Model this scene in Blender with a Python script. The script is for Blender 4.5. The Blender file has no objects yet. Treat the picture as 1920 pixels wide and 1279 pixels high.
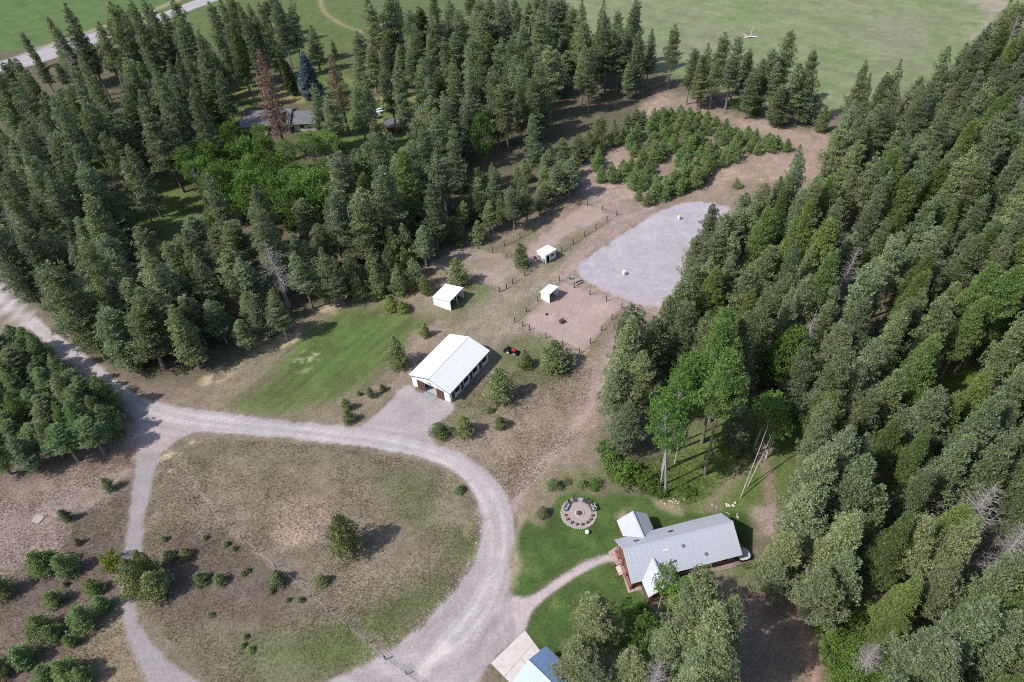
import bpy, math, random
import numpy as np
from mathutils import Matrix, Vector

# ------------------------------------------------------------------ camera, sky, sun, exposure
sc = bpy.context.scene
C = sc.collection
rng = np.random.default_rng(11)
random.seed(5)
CAM_H, FPX, CX, CY = 100.0, 1280.0, 960.0, 639.5     # drone 100 m up, 24 mm lens on a 36 mm frame
_d = np.array([90.0, 1370.5, FPX]); _d /= np.linalg.norm(_d)          # straight down, seen from the camera
_up = -_d
_fw = np.array([0, 0, 1.0]); _fw = _fw - _up * (_fw @ _up); _fw /= np.linalg.norm(_fw)
_rt = np.cross(_fw, _up)
RM = np.array([_rt, _fw, _up])
cam = bpy.data.cameras.new('camera'); cam.lens = 24; cam.sensor_width = 36; cam.clip_end = 6000; cam.clip_start = 1
co = bpy.data.objects.new('camera', cam); C.objects.link(co)
m3 = np.stack([RM[:, 0], -RM[:, 1], -RM[:, 2]], 1)
M4 = Matrix(m3.tolist()).to_4x4(); M4.translation = (0, 0, CAM_H); co.matrix_world = M4
sc.camera = co
SUN_EL, SUN_AZ = math.radians(48), math.radians(22)  # shadows run 22 deg from +X towards +Y
sun_dir = Vector((-math.cos(SUN_AZ) * math.cos(SUN_EL), -math.sin(SUN_AZ) * math.cos(SUN_EL), math.sin(SUN_EL)))
w = bpy.data.worlds.new('World'); sc.world = w; w.use_nodes = True
nt = w.node_tree; bg = nt.nodes['Background']
sky = nt.nodes.new('ShaderNodeTexSky'); sky.sky_type = 'NISHITA'; sky.sun_disc = False
sky.sun_elevation = SUN_EL; sky.sun_rotation = math.atan2(sun_dir.x, sun_dir.y); sky.air_density = 1.0; sky.dust_density = 1.5
nt.links.new(sky.outputs[0], bg.inputs[0]); bg.inputs[1].default_value = 0.14
sl = bpy.data.lights.new('sun', 'SUN'); sl.energy = 4.2; sl.angle = math.radians(0.5); sl.color = (1.0, 0.965, 0.91)
so = bpy.data.objects.new('sun', sl); C.objects.link(so)
so.rotation_euler = sun_dir.to_track_quat('Z', 'Y').to_euler()
sc.view_settings.view_transform = 'Standard'; sc.view_settings.look = 'None'
sc.view_settings.exposure = 0.25; sc.view_settings.gamma = 1.0; sc.view_settings.use_curve_mapping = False
sc.cycles.use_denoising = False; sc.cycles.filter_width = 1.0
sc.cycles.max_bounces = 6; sc.cycles.diffuse_bounces = 4; sc.cycles.transmission_bounces = 3; sc.cycles.transparent_max_bounces = 4
sc.cycles.caustics_reflective = False; sc.cycles.caustics_refractive = False

def GP(pts, h=0.0):                                   # surveyed pixel -> point on the ground (or at height h)
    p = np.atleast_2d(np.array(pts, float)); v = np.c_[p[:, 0] - CX, p[:, 1] - CY, np.full(len(p), FPX)] @ RM.T
    t = (np.asarray(h, float) - CAM_H) / v[:, 2]
    return v * t[:, None] + [0, 0, CAM_H]
def G(x, y, h=0.0): return GP([(x, y)], h)[0]
def PX(P):
    P = np.atleast_2d(np.array(P, float)) - [0, 0, CAM_H]; q = P @ RM
    return np.c_[q[:, 0] / q[:, 2] * FPX + CX, q[:, 1] / q[:, 2] * FPX + CY]
def XY(pts): return GP(pts)[:, :2]

# ------------------------------------------------------------------ helpers: naming, materials, meshes
def tag(o, label=None, cat=None, group=None, kind=None):
    if label: o['label'] = label
    if cat: o['category'] = cat
    if group: o['group'] = group
    if kind: o['kind'] = kind
    return o
def link(o, parent=None):
    C.objects.link(o)
    if parent is not None: o.parent = parent
    return o
def empty(name, loc=(0, 0, 0), rz=0.0):
    o = bpy.data.objects.new(name, None); o.location = loc; o.rotation_euler = (0, 0, rz); o.empty_display_size = .5
    return link(o)
MATS = {}
def mat(name, col, rough=.8, var=.12, scale=3.0, metal=0.0, bump=0.0, col2=None, spec=.4):
    if name in MATS: return MATS[name]
    m = bpy.data.materials.new(name); m.use_nodes = True; n = m.node_tree; b = n.nodes['Principled BSDF']
    b.inputs['Roughness'].default_value = rough; b.inputs['Metallic'].default_value = metal
    b.inputs['Specular IOR Level'].default_value = spec
    tc = n.nodes.new('ShaderNodeTexCoord'); no = n.nodes.new('ShaderNodeTexNoise')
    no.inputs['Scale'].default_value = scale; no.inputs['Detail'].default_value = 4
    n.links.new(tc.outputs['Object'], no.inputs['Vector'])
    r = n.nodes.new('ShaderNodeValToRGB'); e = r.color_ramp.elements
    c2 = col2 or tuple(min(1, c * (1 + var)) for c in col); c1 = tuple(c * (1 - var) for c in col)
    e[0].position = .3; e[1].position = .7; e[0].color = (*c1, 1); e[1].color = (*c2, 1)
    n.links.new(no.outputs['Fac'], r.inputs[0]); n.links.new(r.outputs[0], b.inputs['Base Color'])
    if bump:
        bp = n.nodes.new('ShaderNodeBump'); bp.inputs['Strength'].default_value = bump; bp.inputs['Distance'].default_value = .05
        n.links.new(no.outputs['Fac'], bp.inputs['Height']); n.links.new(bp.outputs[0], b.inputs['Normal'])
    MATS[name] = m; return m
def mesh(name, V, F, m, smooth=False):
    me = bpy.data.meshes.new(name); me.from_pydata([tuple(map(float, v)) for v in V], [], F); me.update()
    if m: me.materials.append(m)
    if smooth: me.polygons.foreach_set('use_smooth', np.ones(len(me.polygons), bool))
    return me
class MB:
    def __init__(s): s.v = []; s.f = []
    def add(s, V, F):
        k = len(s.v); s.v += [tuple(v) for v in V]; s.f += [tuple(i + k for i in f) for f in F]; return s
    def box(s, c, d, rz=0, rx=0, ry=0):
        M = Matrix.Translation(c) @ Matrix.Rotation(rz, 4, 'Z') @ Matrix.Rotation(ry, 4, 'Y') @ Matrix.Rotation(rx, 4, 'X')
        V = [M @ Vector((x * d[0] / 2, y * d[1] / 2, z * d[2] / 2)) for z in (-1, 1) for y in (-1, 1) for x in (-1, 1)]
        return s.add(V, [(0, 2, 3, 1), (4, 5, 7, 6), (0, 1, 5, 4), (2, 6, 7, 3), (0, 4, 6, 2), (1, 3, 7, 5)])
    def span(s, x0, x1, y0, y1, z0, z1): return s.box(((x0 + x1) / 2, (y0 + y1) / 2, (z0 + z1) / 2), (x1 - x0, y1 - y0, z1 - z0))
    def tube(s, pts, rad, n=6, cap=True):
        pts = [Vector(p) for p in pts]; k0 = len(s.v)
        if not hasattr(rad, '__len__'): rad = [rad] * len(pts)
        for i, p in enumerate(pts):
            t = (pts[min(i + 1, len(pts) - 1)] - pts[max(i - 1, 0)]).normalized()
            a = t.cross(Vector((0, 0, 1)) if abs(t.z) < .95 else Vector((1, 0, 0))).normalized(); b = t.cross(a)
            for j in range(n):
                q = 2 * math.pi * j / n; s.v.append(tuple(p + float(rad[i]) * (math.cos(q) * a + math.sin(q) * b)))
        for i in range(len(pts) - 1):
            for j in range(n):
                a0 = k0 + i * n + j; b0 = k0 + i * n + (j + 1) % n; s.f.append((a0, b0, b0 + n, a0 + n))
        if cap:
            s.f.append(tuple(k0 + j for j in range(n))[::-1]); s.f.append(tuple(k0 + (len(pts) - 1) * n + j for j in range(n)))
        return s
    def prism(s, poly, z0, z1):
        n = len(poly); V = [(x, y, z0) for x, y in poly] + [(x, y, z1) for x, y in poly]
        return s.add(V, [tuple(range(n))[::-1], tuple(range(n, 2 * n))] + [(i, (i + 1) % n, n + (i + 1) % n, n + i) for i in range(n)])
    def slab(s, quad, t):                              # a sheet through four 3-D corners, thickness t downwards along its normal
        q = [Vector(p) for p in quad]; nn = (q[1] - q[0]).cross(q[2] - q[0]).normalized()
        if nn.z < 0: nn = -nn
        return s.add(q + [p - nn * t for p in q], [(0, 1, 2, 3), (7, 6, 5, 4), (0, 4, 5, 1), (1, 5, 6, 2), (2, 6, 7, 3), (3, 7, 4, 0)])
    def build(s, name, m, parent=None, smooth=False):
        return link(bpy.data.objects.new(name, mesh(name, s.v, s.f, m, smooth)), parent)
def child_of(o, parent):
    o.parent = parent; return o
def wall_mb(mb, axis, fixed, thick, a0, a1, z0, z1, openings):
    """a straight wall along x (axis 0) or y (axis 1) at FIXED, with real openings (a0,a1,z0,z1)."""
    cuts = sorted({a0, a1, *[v for o in openings for v in o[:2]]})
    for p, q in zip(cuts[:-1], cuts[1:]):
        zz = [(z0, z1)]
        for o in openings:
            if o[0] < (p + q) / 2 < o[1]:
                new = []
                for s0, s1 in zz:
                    if o[2] > s0: new.append((s0, min(s1, o[2])))
                    if o[3] < s1: new.append((max(s0, o[3]), s1))
                zz = [z for z in new if z[1] - z[0] > .01]
        for s0, s1 in zz:
            if axis == 0: mb.span(p, q, fixed - thick / 2, fixed + thick / 2, s0, s1)
            else: mb.span(fixed - thick / 2, fixed + thick / 2, p, q, s0, s1)
    return mb
def roof_panels(roof, A, B, Cc, D, n, m, ribs=3, name='roof_panel', rib_h=.035):
    """ribbed metal sheets covering the slope A-B (eave) / D-C (ridge); all share one mesh; children of ROOF."""
    A, B, Cc, D = map(Vector, (A, B, Cc, D))
    u = (B - A); L = u.length; u.normalize(); v = (D - A); v = v - u * v.dot(u); S = v.length; v.normalize(); nn = u.cross(v)
    if nn.z < 0: nn = -nn
    wd = L / n; mb = MB(); mb.box((wd / 2, S / 2, .0), (wd - .012, S, .02))
    for k in range(ribs):
        mb.box(((k + .5) * wd / ribs, S / 2, .01 + rib_h / 2), (.045, S - .01, rib_h))
    me = mesh(name, mb.v, mb.f, m)
    for i in range(n):
        o = link(bpy.data.objects.new(name, me), roof)
        M = Matrix((u, v, nn)).transposed().to_4x4()
        M.translation = A + u * (i * wd) + nn * .035
        o.matrix_local = M
# colours
WHITE = mat('white_painted_metal', (.80, .81, .82), .45, .03, .6)
ROOFW = mat('white_roof_metal', (.66, .67, .69), .42, .06, .5)
ROOFG = mat('pale_grey_roof_metal', (.42, .44, .495), .42, .05, .35)
ROOFB = mat('blue_roof_metal', (.20, .29, .46), .38, .06, .5)
BROWN = mat('brown_stained_wood', (.12, .055, .045), .7, .25, 5, bump=.3)
LOG = mat('log_wall_wood', (.13, .075, .05), .75, .3, 4, bump=.3)
RED = mat('red_stained_rail', (.32, .10, .07), .65, .2, 6)
DECK = mat('deck_boards', (.20, .15, .13), .75, .2, 4)
DARK = mat('dark_interior', (.02, .02, .022), .9, .2, 2)
GLASS = mat('window_glass', (.02, .025, .03), .08, .2, 1, spec=.6)
POSTW = mat('weathered_post_wood', (.075, .055, .05), .9, .35, 8, bump=.4)
GREYW = mat('grey_weathered_wood', (.30, .27, .25), .9, .25, 6, bump=.4)
CONC = mat('concrete', (.50, .45, .43), .9, .08, 1.2, bump=.1)
STONE = mat('field_stone', (.42, .38, .37), .9, .25, 2.5, bump=.5)
BLACK = mat('black_plastic', (.015, .015, .017), .5, .2, 4)
METAL = mat('grey_steel', (.25, .26, .28), .4, .15, 3, metal=.6)
WIRE = mat('fence_wire', (.22, .20, .19), .6, .2, 3)

# ------------------------------------------------------------------ numpy noise
def _h(ix, iy, s):
    n = (ix.astype(np.int64) * 374761393 + iy.astype(np.int64) * 668265263 + s * 974634533) & 0xffffffff
    n = ((n ^ (n >> 13)) * 1274126177) & 0xffffffff
    return ((n ^ (n >> 16)) & 0xffff) / 65535.0
def vn(x, y, size, s=0):
    x = x / size; y = y / size; ix = np.floor(x); iy = np.floor(y); fx = x - ix; fy = y - iy
    fx = fx * fx * (3 - 2 * fx); fy = fy * fy * (3 - 2 * fy)
    a, b = _h(ix, iy, s), _h(ix + 1, iy, s); c, d = _h(ix, iy + 1, s), _h(ix + 1, iy + 1, s)
    return (a * (1 - fx) + b * fx) * (1 - fy) + (c * (1 - fx) + d * fx) * fy
def fbm(x, y, size, s=0, o=4):
    t = 0; a = .5; n = 0
    for k in range(o): t = t + a * vn(x, y, size / 2 ** k, s + k * 17); n += a; a *= .55
    return t / n
def sdist(P, poly):
    """signed distance (inside positive) of points P to polygon"""
    poly = np.asarray(poly); d = np.full(len(P), 1e9); ins = np.zeros(len(P), bool)
    for a, b in zip(poly, np.roll(poly, -1, 0)):
        e = b - a; w_ = P - a; t = np.clip((w_ @ e) / (e @ e + 1e-12), 0, 1)
        d = np.minimum(d, ((w_ - t[:, None] * e) ** 2).sum(1))
        c = (a[1] > P[:, 1]) != (b[1] > P[:, 1])
        with np.errstate(divide='ignore', invalid='ignore'):
            ins ^= c & (P[:, 0] < (b[0] - a[0]) * (P[:, 1] - a[1]) / (b[1] - a[1]) + a[0])
    d = np.sqrt(d); return np.where(ins, d, -d)
def ldist(P, line):
    """distance, signed side and arc length to a polyline"""
    line = np.asarray(line); d = np.full(len(P), 1e9); sg = np.zeros(len(P)); ar = np.zeros(len(P)); s0 = 0
    for a, b in zip(line[:-1], line[1:]):
        e = b - a; L = np.linalg.norm(e); w_ = P - a; t = np.clip((w_ @ e) / (L * L), 0, 1)
        q = np.sqrt(((w_ - t[:, None] * e) ** 2).sum(1)); k = q < d
        d = np.where(k, q, d); sg = np.where(k, np.sign(e[0] * w_[:, 1] - e[1] * w_[:, 0]), sg); ar = np.where(k, s0 + t * L, ar); s0 += L
    return d, sg * d, ar
def smooth_poly(pts, n=4, closed=True):                # Catmull-Rom through surveyed points
    p = np.asarray(pts, float); out = []
    N = len(p)
    for i in range(N if closed else N - 1):
        g = lambda k: p[k % N] if closed else p[min(max(k, 0), N - 1)]
        a, b, c, d = g(i - 1), g(i), g(i + 1), g(i + 2)
        for t in np.arange(n) / n:
            out.append(.5 * (2 * b + (c - a) * t + (2 * a - 5 * b + 4 * c - d) * t * t + (3 * b - a - 3 * c + d) * t ** 3))
    if not closed: out.append(p[-1])
    return np.array(out)
def ss(a, b, x): t = np.clip((x - a) / (b - a), 0, 1); return t * t * (3 - 2 * t)

# ------------------------------------------------------------------ the ground: surveyed outlines (photo pixels on the ground plane)
Z = {}
Z['road'] = [(-60, 492), (0, 535), (40, 570), (100, 622), (150, 658), (215, 708), (250, 738), (300, 755), (370, 768), (450, 778), (560, 791), (665, 803),
             (690, 788), (720, 765), (745, 735), (766, 722), (790, 736), (846, 757), (850, 770), (822, 792), (806, 812), (812, 832), (850, 845), (890, 866), (922, 893), (946, 925),
             (958, 955), (964, 985), (964, 1020), (961, 1060), (957, 1095), (958, 1117), (985, 1120), (1004, 1128), (996, 1150), (987, 1172), (984, 1183), (920, 1243),
             (905, 1262), (880, 1300), (820, 1310), (700, 1320), (590, 1310), (610, 1283), (655, 1262), (700, 1238), (745, 1212), (785, 1178), (822, 1140), (852, 1105),
             (882, 1065), (900, 1030), (905, 1000), (899, 955), (882, 912), (852, 884), (806, 863), (730, 845), (610, 830), (490, 819), (405, 812), (368, 812), (340, 822), (300, 850),
             (262, 850), (262, 810), (240, 775), (190, 735), (120, 675), (60, 622), (0, 582), (-60, 540)]
Z['lane'] = [(262, 845), (298, 850), (290, 880), (279, 930), (269, 1000), (262, 1050), (254, 1100), (253, 1140), (268, 1180), (300, 1222), (345, 1260), (395, 1290), (430, 1330),
             (300, 1330), (270, 1265), (243, 1215), (232, 1170), (229, 1130), (230, 1060), (241, 970), (254, 890)]
Z['path'] = [(962, 1119), (985, 1121), (1008, 1111), (1040, 1088), (1080, 1062), (1112, 1047), (1150, 1037), (1153, 1051), (1116, 1063), (1082, 1081), (1042, 1107), (1012, 1132), (996, 1150), (985, 1180), (962, 1160)]
Z['lawn_a'] = [(962, 1112), (960, 1060), (966, 1010), (985, 975), (1018, 985), (1045, 935), (1080, 925), (1120, 930), (1160, 925), (1215, 933), (1260, 952), (1310, 962), (1390, 958), (1410, 985),
               (1402, 1040), (1300, 1075), (1215, 1040), (1168, 1030), (1150, 1036), (1112, 1046), (1080, 1061), (1040, 1087), (1006, 1110), (985, 1120)]
Z['lawn_b'] = [(986, 1180), (997, 1150), (1013, 1132), (1043, 1108), (1083, 1082), (1117, 1064), (1153, 1052), (1180, 1085), (1205, 1110), (1225, 1150), (1235, 1190), (1150, 1230), (1060, 1245), (1010, 1222), (990, 1195)]
Z['lawn_c'] = [(440, 755), (490, 715), (520, 685), (560, 640), (600, 605), (650, 578), (700, 572), (770, 590), (815, 600), (800, 625), (760, 655), (725, 690), (690, 722), (640, 745), (570, 768), (500, 778), (450, 772)]
Z['arena'] = [(1081, 510), (1088, 492), (1120, 470), (1160, 446), (1200, 420), (1235, 398), (1270, 384), (1305, 378), (1340, 380), (1372, 398), (1380, 440), (1360, 500), (1315, 545), (1270, 570), (1225, 576), (1180, 568), (1140, 551), (1105, 531), (1086, 519)]
Z['paddock_a'] = [(982, 606), (1000, 585), (1022, 572), (1034, 548), (1056, 530), (1085, 538), (1120, 552), (1163, 573), (1140, 600), (1120, 630), (1093, 660), (1060, 650), (1025, 628)]
Z['paddock_b'] = [(978, 480), (1004, 455), (1045, 420), (1085, 392), (1108, 387), (1133, 397), (1133, 408), (1105, 422), (1070, 436), (1040, 458), (1020, 480), (1000, 492)]
Z['paddock_c'] = [(798, 496), (840, 475), (885, 461), (915, 472), (955, 480), (985, 497), (975, 515), (945, 538), (925, 535), (890, 520), (850, 512)]
Z['field'] = [(1040, -60), (1060, 30), (1150, 100), (1250, 140), (1420, 190), (1560, 215), (1640, 190), (1760, 150), (1900, 60), (1990, -60), (1500, -90)]
Z['field_w'] = [(-80, -60), (-80, 70), (0, 95), (90, 72), (200, 38), (300, 5), (360, -40)]
Z['highway'] = [(-60, 122), (-10, 117), (60, 98), (110, 80), (220, 48), (300, 25), (345, 8), (400, -14), (460, -45), (490, -35), (410, 0), (350, 22), (300, 40), (220, 66), (115, 105), (60, 122), (-10, 142), (-60, 150)]
ZW = {k: smooth_poly(XY(v), 3) for k, v in Z.items() if k not in ()}
CONCRETE = [(-.87, 44.59), (-6.06, 40.16), (-3.13, 37.0), (-2.2, 37.9), (1.4, 41.3), (.45, 42.3)]

# colours of the ground itself
GRAVEL = np.array((.318, .284, .288)); GRAVEL_L = np.array((.425, .388, .39)); DIRT = np.array((.285, .215, .195)); PINK = np.array((.335, .252, .228))
DRY = np.array((.20, .158, .122)); OLIVE = np.array((.140, .130, .082)); GRASS = np.array((.085, .118, .040)); LAWN = np.array((.060, .100, .027)); STRAW = np.array((.40, .32, .20))
BARK = np.array((.16, .118, .10)); HEATH = np.array((.125, .094, .080)); FIELD = np.array((.175, .205, .108)); FIELDW = np.array((.088, .140, .050)); ARENA = np.array((.36, .33, .36))
FLOOR = np.array((.118, .104, .070)); LUSH = np.array((.085, .17, .022)); ASPH = np.array((.33, .30, .32))

def ground_colour(P):
    """base colour of the ground at points P (n,2): soil, turf and gravel, no light or shade"""
    x, y = P[:, 0], P[:, 1]; n = len(P)
    f1 = fbm(x, y, 14, 1); f2 = fbm(x, y, 4, 2); f3 = fbm(x, y, 1.6, 3, 3); f4 = fbm(x, y, 30, 4)
    col = np.empty((n, 3)); grain = np.full(n, 1.0)
    def mixc(mask, c): col[:] = col * (1 - mask[:, None]) + np.asarray(c) * mask[:, None]
    col[:] = DRY
    mixc(ss(.42, .62, f1) * .8, OLIVE); mixc(ss(.5, .75, f2) * .5, DIRT * .9)
    def near(poly, pad):
        lo, hi = poly.min(0) - pad, poly.max(0) + pad
        return np.where((x > lo[0]) & (x < hi[0]) & (y > lo[1]) & (y < hi[1]))[0]
    def zone(px, c, feather=1.5, warp=1.5, alpha=1.0, gr=None, world=None, sm=True, breakup=None):
        poly = world if world is not None else (smooth_poly(XY(px), 3) if sm else XY(px))
        k = near(poly, feather + warp + 1)
        if not len(k): return
        s = sdist(P[k], poly) + (f2[k] - .5) * 2 * warp + (f3[k] - .5) * warp
        m = ss(-feather, feather, s) * alpha
        if breakup is not None: m = m * ss(breakup[0], breakup[1], f3[k] * .5 + f2[k] * .5)
        cc = np.asarray(c)
        col[k] = col[k] * (1 - m[:, None]) + cc * m[:, None]
        if gr is not None: grain[k] = grain[k] * (1 - m) + gr * m
    def line(px, wid, c, feather=.8, alpha=1.0, warp=.6, gr=None, world=None):
        ln = world if world is not None else smooth_poly(XY(px), 4, False)
        k = near(ln, wid + feather + 2)
        if not len(k): return
        d, s, a = ldist(P[k], ln)
        m = ss(wid + feather, wid - feather, d + (f3[k] - .5) * 2 * warp) * alpha
        col[k] = col[k] * (1 - m[:, None]) + np.asarray(c) * m[:, None]
        if gr is not None: grain[k] = grain[k] * (1 - m) + gr * m
    zone([(-400, -140), (2300, -140), (2300, 120), (1100, 120), (-400, 120)], FIELDW * (1.1, .95, 1), 5, 5, .9)
    # forest floors
    zone([(-200, 520), (60, 570), (190, 685), (350, 725), (470, 690), (640, 565), (800, 500), (960, 445), (1100, 345), (1230, 190), (1280, 150), (1100, 75), (900, 65), (700, 75), (560, 70), (300, 85), (-200, 130)], FLOOR, 4, 3)
    for q in [[(160, 270), (215, 280), (210, 330), (165, 325)], [(230, 380), (330, 320), (380, 380), (370, 445), (250, 450)], [(270, 90), (330, 100), (300, 200), (250, 200)],
              [(395, 160), (480, 150), (470, 260), (390, 300)], [(550, 150), (640, 110), (690, 180), (790, 170), (790, 210), (770, 260), (640, 290), (600, 190)], [(700, 250), (770, 245), (830, 330), (760, 380), (700, 330)],
              [(470, 300), (560, 300), (560, 360), (470, 360)]]:
        zone(q, GRASS * (1.1, 1.15, 1), 4, 4, .9)
    zone([(600, 110), (700, 180), (790, 175), (770, 190), (720, 195), (640, 140)], (.22, .20, .085), 3, 3, .7)
    zone([(690, 225), (775, 222), (770, 240), (700, 250)], (.21, .20, .07), 1.5, 1.5, .9)
    zone([(430, 175), (500, 160), (600, 175), (600, 190), (480, 190)], (.22, .20, .09), 2, 3, .8)
    zone([(1210, 560), (1130, 880), (1240, 930), (1440, 960), (1450, 1100), (1700, 1300), (2300, 1300), (2300, 150), (1900, 20), (1560, 240), (1500, 330), (1340, 420)], FLOOR, 5, 4)
    zone([(1130, 870), (1240, 880), (1320, 800), (1460, 760), (1530, 800), (1490, 900), (1460, 960), (1330, 975), (1240, 945)], LUSH * (1.15, .85, 1.6), 3, 3, .85)
    for q in [[(1740, 620), (1830, 640), (1860, 720), (1760, 760), (1740, 700)], [(1520, 1150), (1650, 1140), (1750, 1279), (1560, 1290)], [(1850, 500), (1960, 480), (1960, 620), (1860, 600)], [(1640, 830), (1720, 800), (1700, 870)],
              [(1380, 1060), (1460, 1060), (1500, 1120), (1420, 1110)], [(1460, 1240), (1530, 1230), (1540, 1300), (1440, 1300)]]:
        zone(q, LUSH * (1.1, .85, 1.2), 3, 3, .8)
    zone([(1385, 1100), (1470, 1085), (1500, 1140), (1530, 1279), (1380, 1300), (1360, 1180)], BARK * 1.15, 2, 2, .9)
    # fields beyond
    zone(None, FIELD, 3, 3, world=ZW['field'], gr=.7); zone(None, FIELDW, 2, 2, world=ZW['field_w'], gr=.6)
    fz = ss(.45, .7, f4); k = sdist(P, ZW['field']) > 0
    col[k] = col[k] * (1 - .45 * fz[k, None]) + np.array((.20, .19, .13)) * .45 * fz[k, None]
    fz2 = ss(.52, .75, f1); col[k] = col[k] * (1 - .35 * fz2[k, None]) + np.array((.12, .22, .06)) * .35 * fz2[k, None]
    rows = vn(x * .75 + y * .66, (x * -.66 + y * .75) * .02, 2.2, 90) - .5; kf = k | (sdist(P, ZW['field_w']) > 0); col[kf] *= (1 + .16 * rows[kf] + .25 * (f2[kf] - .5))[:, None]
    zone([(1810, -20), (1900, -20), (1860, 40), (1820, 70), (1850, 30)], (.33, .26, .23), 4, 3, .7)
    zone([(1640, 40), (1740, 30), (1700, 100), (1660, 80)], (.22, .19, .15), 6, 5, .5)
    zone([(400, 0), (660, 0), (650, 120), (560, 130), (380, 90)], FIELDW * (1.15, .95, 1), 5, 5, .9)
    line([(596, -20), (607, 20), (640, 45), (680, 60)], 1.0, (.30, .24, .16), 1.0, .7)
    line([(-40, 138), (60, 96), (160, 62), (300, 14), (420, -40)], 2.0, (.36, .30, .22), 2.0, .6)
    # clearing: drives, paddocks, dry grass
    zone([(680, 570), (760, 545), (850, 500), (1000, 400), (1090, 350), (1180, 290), (1240, 170), (1330, 200), (1450, 235), (1570, 260), (1540, 350), (1400, 400), (1320, 580), (1160, 720), (1100, 860), (960, 950), (880, 870), (800, 830), (840, 750), (930, 660), (830, 610)], (.240, .185, .145), 4, 4, .9)
    zone([(1240, 165), (1255, 190), (1190, 300), (1165, 340), (1110, 330), (1160, 260), (1215, 190)], PINK * (.95, .93, .84), 2, 2, .8)
    zone([(1320, 205), (1440, 235), (1560, 258), (1565, 300), (1540, 350), (1490, 330), (1400, 330), (1345, 360), (1300, 350), (1420, 300), (1500, 280), (1430, 255)], PINK * (.95, .93, .84), 2.5, 2.5, .75)
    zone([(1340, 330), (1440, 310), (1500, 300), (1440, 345), (1360, 370)], STRAW * .85, 2, 2, .5, breakup=(.5, .7))
    zone([(1075, 320), (1125, 300), (1180, 330), (1180, 380), (1120, 385), (1080, 350)], PINK * .95, 2, 2, .8)
    zone([(1120, 345), (1180, 340), (1180, 380), (1140, 385)], STRAW * .9, 1.5, 1.5, .5, breakup=(.45, .65))
    line([(1000, 545), (960, 590), (930, 640), (900, 700)], 2.5, PINK * .82, 2.5, .6, 2)
    zone([(835, 560), (900, 545), (990, 500), (1075, 520), (1040, 545), (985, 590), (930, 650), (840, 620)], (.235, .20, .15), 2, 2, .7)
    zone([(1040, 540), (1075, 460), (1140, 415), (1150, 385), (1210, 380), (1230, 395), (1130, 455), (1085, 500), (1090, 525), (1170, 570), (1180, 590), (1150, 580), (1060, 525)], PINK * .86, 1.5, 1.5, .75)
    line([(930, 640), (965, 590), (1000, 545), (1050, 505), (1090, 460), (1150, 420), (1230, 385)], .45, PINK, .7, .45, .5)
    line([(945, 650), (980, 600), (1015, 555), (1062, 512), (1105, 470), (1165, 430)], .45, PINK, .7, .45, .5)
    for q, a in [([(860, 545), (900, 520), (930, 545), (880, 580), (840, 600), (820, 580)], .7), ([(780, 590), (840, 595), (870, 600), (830, 612), (800, 612)], .7), ([(950, 590), (975, 565), (1010, 540), (1000, 575), (970, 605)], .55),
                 ([(1020, 490), (1080, 440), (1130, 420), (1090, 460), (1040, 500)], .5), ([(930, 470), (1000, 440), (1000, 420), (960, 450), (900, 470)], .7), ([(880, 470), (960, 490), (990, 480), (940, 465)], .5),
                 ([(925, 650), (960, 630), (1040, 640), (1080, 700), (1000, 730), (940, 720), (930, 690)], .75), ([(850, 760), (900, 720), (940, 760), (880, 800), (840, 790)], .5), ([(1085, 660), (1140, 610), (1160, 590), (1120, 660)], .5)]:
        zone(q, GRASS * (1.15, 1.0, 1.1), 2, 2, a)
    zone([(1060, 720), (1120, 690), (1130, 760), (1050, 850), (980, 930), (950, 900), (900, 850), (940, 800), (1010, 770)], (.24, .182, .145), 3, 3, .7)
    line([(962, 955), (985, 905), (1020, 868), (1060, 825), (1110, 755), (1150, 660), (1178, 592), (1200, 585)], 1.0, PINK * .98, .9, .85, .6, .7)
    line([(1090, 760), (1130, 690), (1160, 640)], 1.6, PINK * .85, 1.4, .6, 1)
    zone([(640, 590), (720, 550), (830, 505), (800, 560), (720, 580), (680, 600)], STRAW * .62, 2, 2.5, .6)
    # lawn beside the barn and its dry margins
    zone([(330, 745), (420, 690), (500, 650), (560, 595), (640, 560), (720, 550), (840, 600), (830, 640), (780, 680), (760, 720), (690, 790), (640, 800), (500, 785), (360, 765)], (.20, .165, .115), 2, 2.5, .9)
    zone(None, GRASS * (1.08, 1.02, 1), 3.2, 2.5, .95, world=ZW['lawn_c'], gr=.8)
    zone([(560, 650), (640, 600), (740, 605), (700, 670), (620, 720), (560, 720)], GRASS * (.95, 1.08, .9), 3, 3, .6)
    for q in [[(380, 715), (420, 685), (445, 690), (400, 722)], [(490, 650), (540, 620), (560, 628), (510, 662)], [(580, 590), (640, 562), (645, 575), (600, 600)]]: zone(q, STRAW, 1.2, 1.5, .75, breakup=(.4, .6))
    zone([(548, 690), (565, 665), (600, 650), (600, 670), (560, 702)], (.34, .32, .22), .8, 1, .8, breakup=(.5, .62))
    zone([(775, 625), (840, 600), (830, 640), (780, 690), (745, 735), (725, 720), (750, 690)], (.27, .20, .165), 1.5, 1.5, .8)
    # pasture inside the loop
    zone([(300, 850), (370, 815), (600, 832), (800, 865), (880, 915), (900, 1000), (850, 1105), (740, 1212), (600, 1290), (400, 1290), (260, 1140), (280, 930)], (.185, .150, .112), 2, 1.5, .9)
    zone([(360, 830), (560, 840), (700, 900), (560, 940), (420, 930), (330, 880)], OLIVE * (1.0, 1.1, 1.0), 3, 3, .7)
    zone([(700, 880), (850, 890), (890, 960), (880, 1040), (780, 1000), (720, 930)], GRASS * (1.3, 1.05, 1.4), 3, 3, .75)
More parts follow.
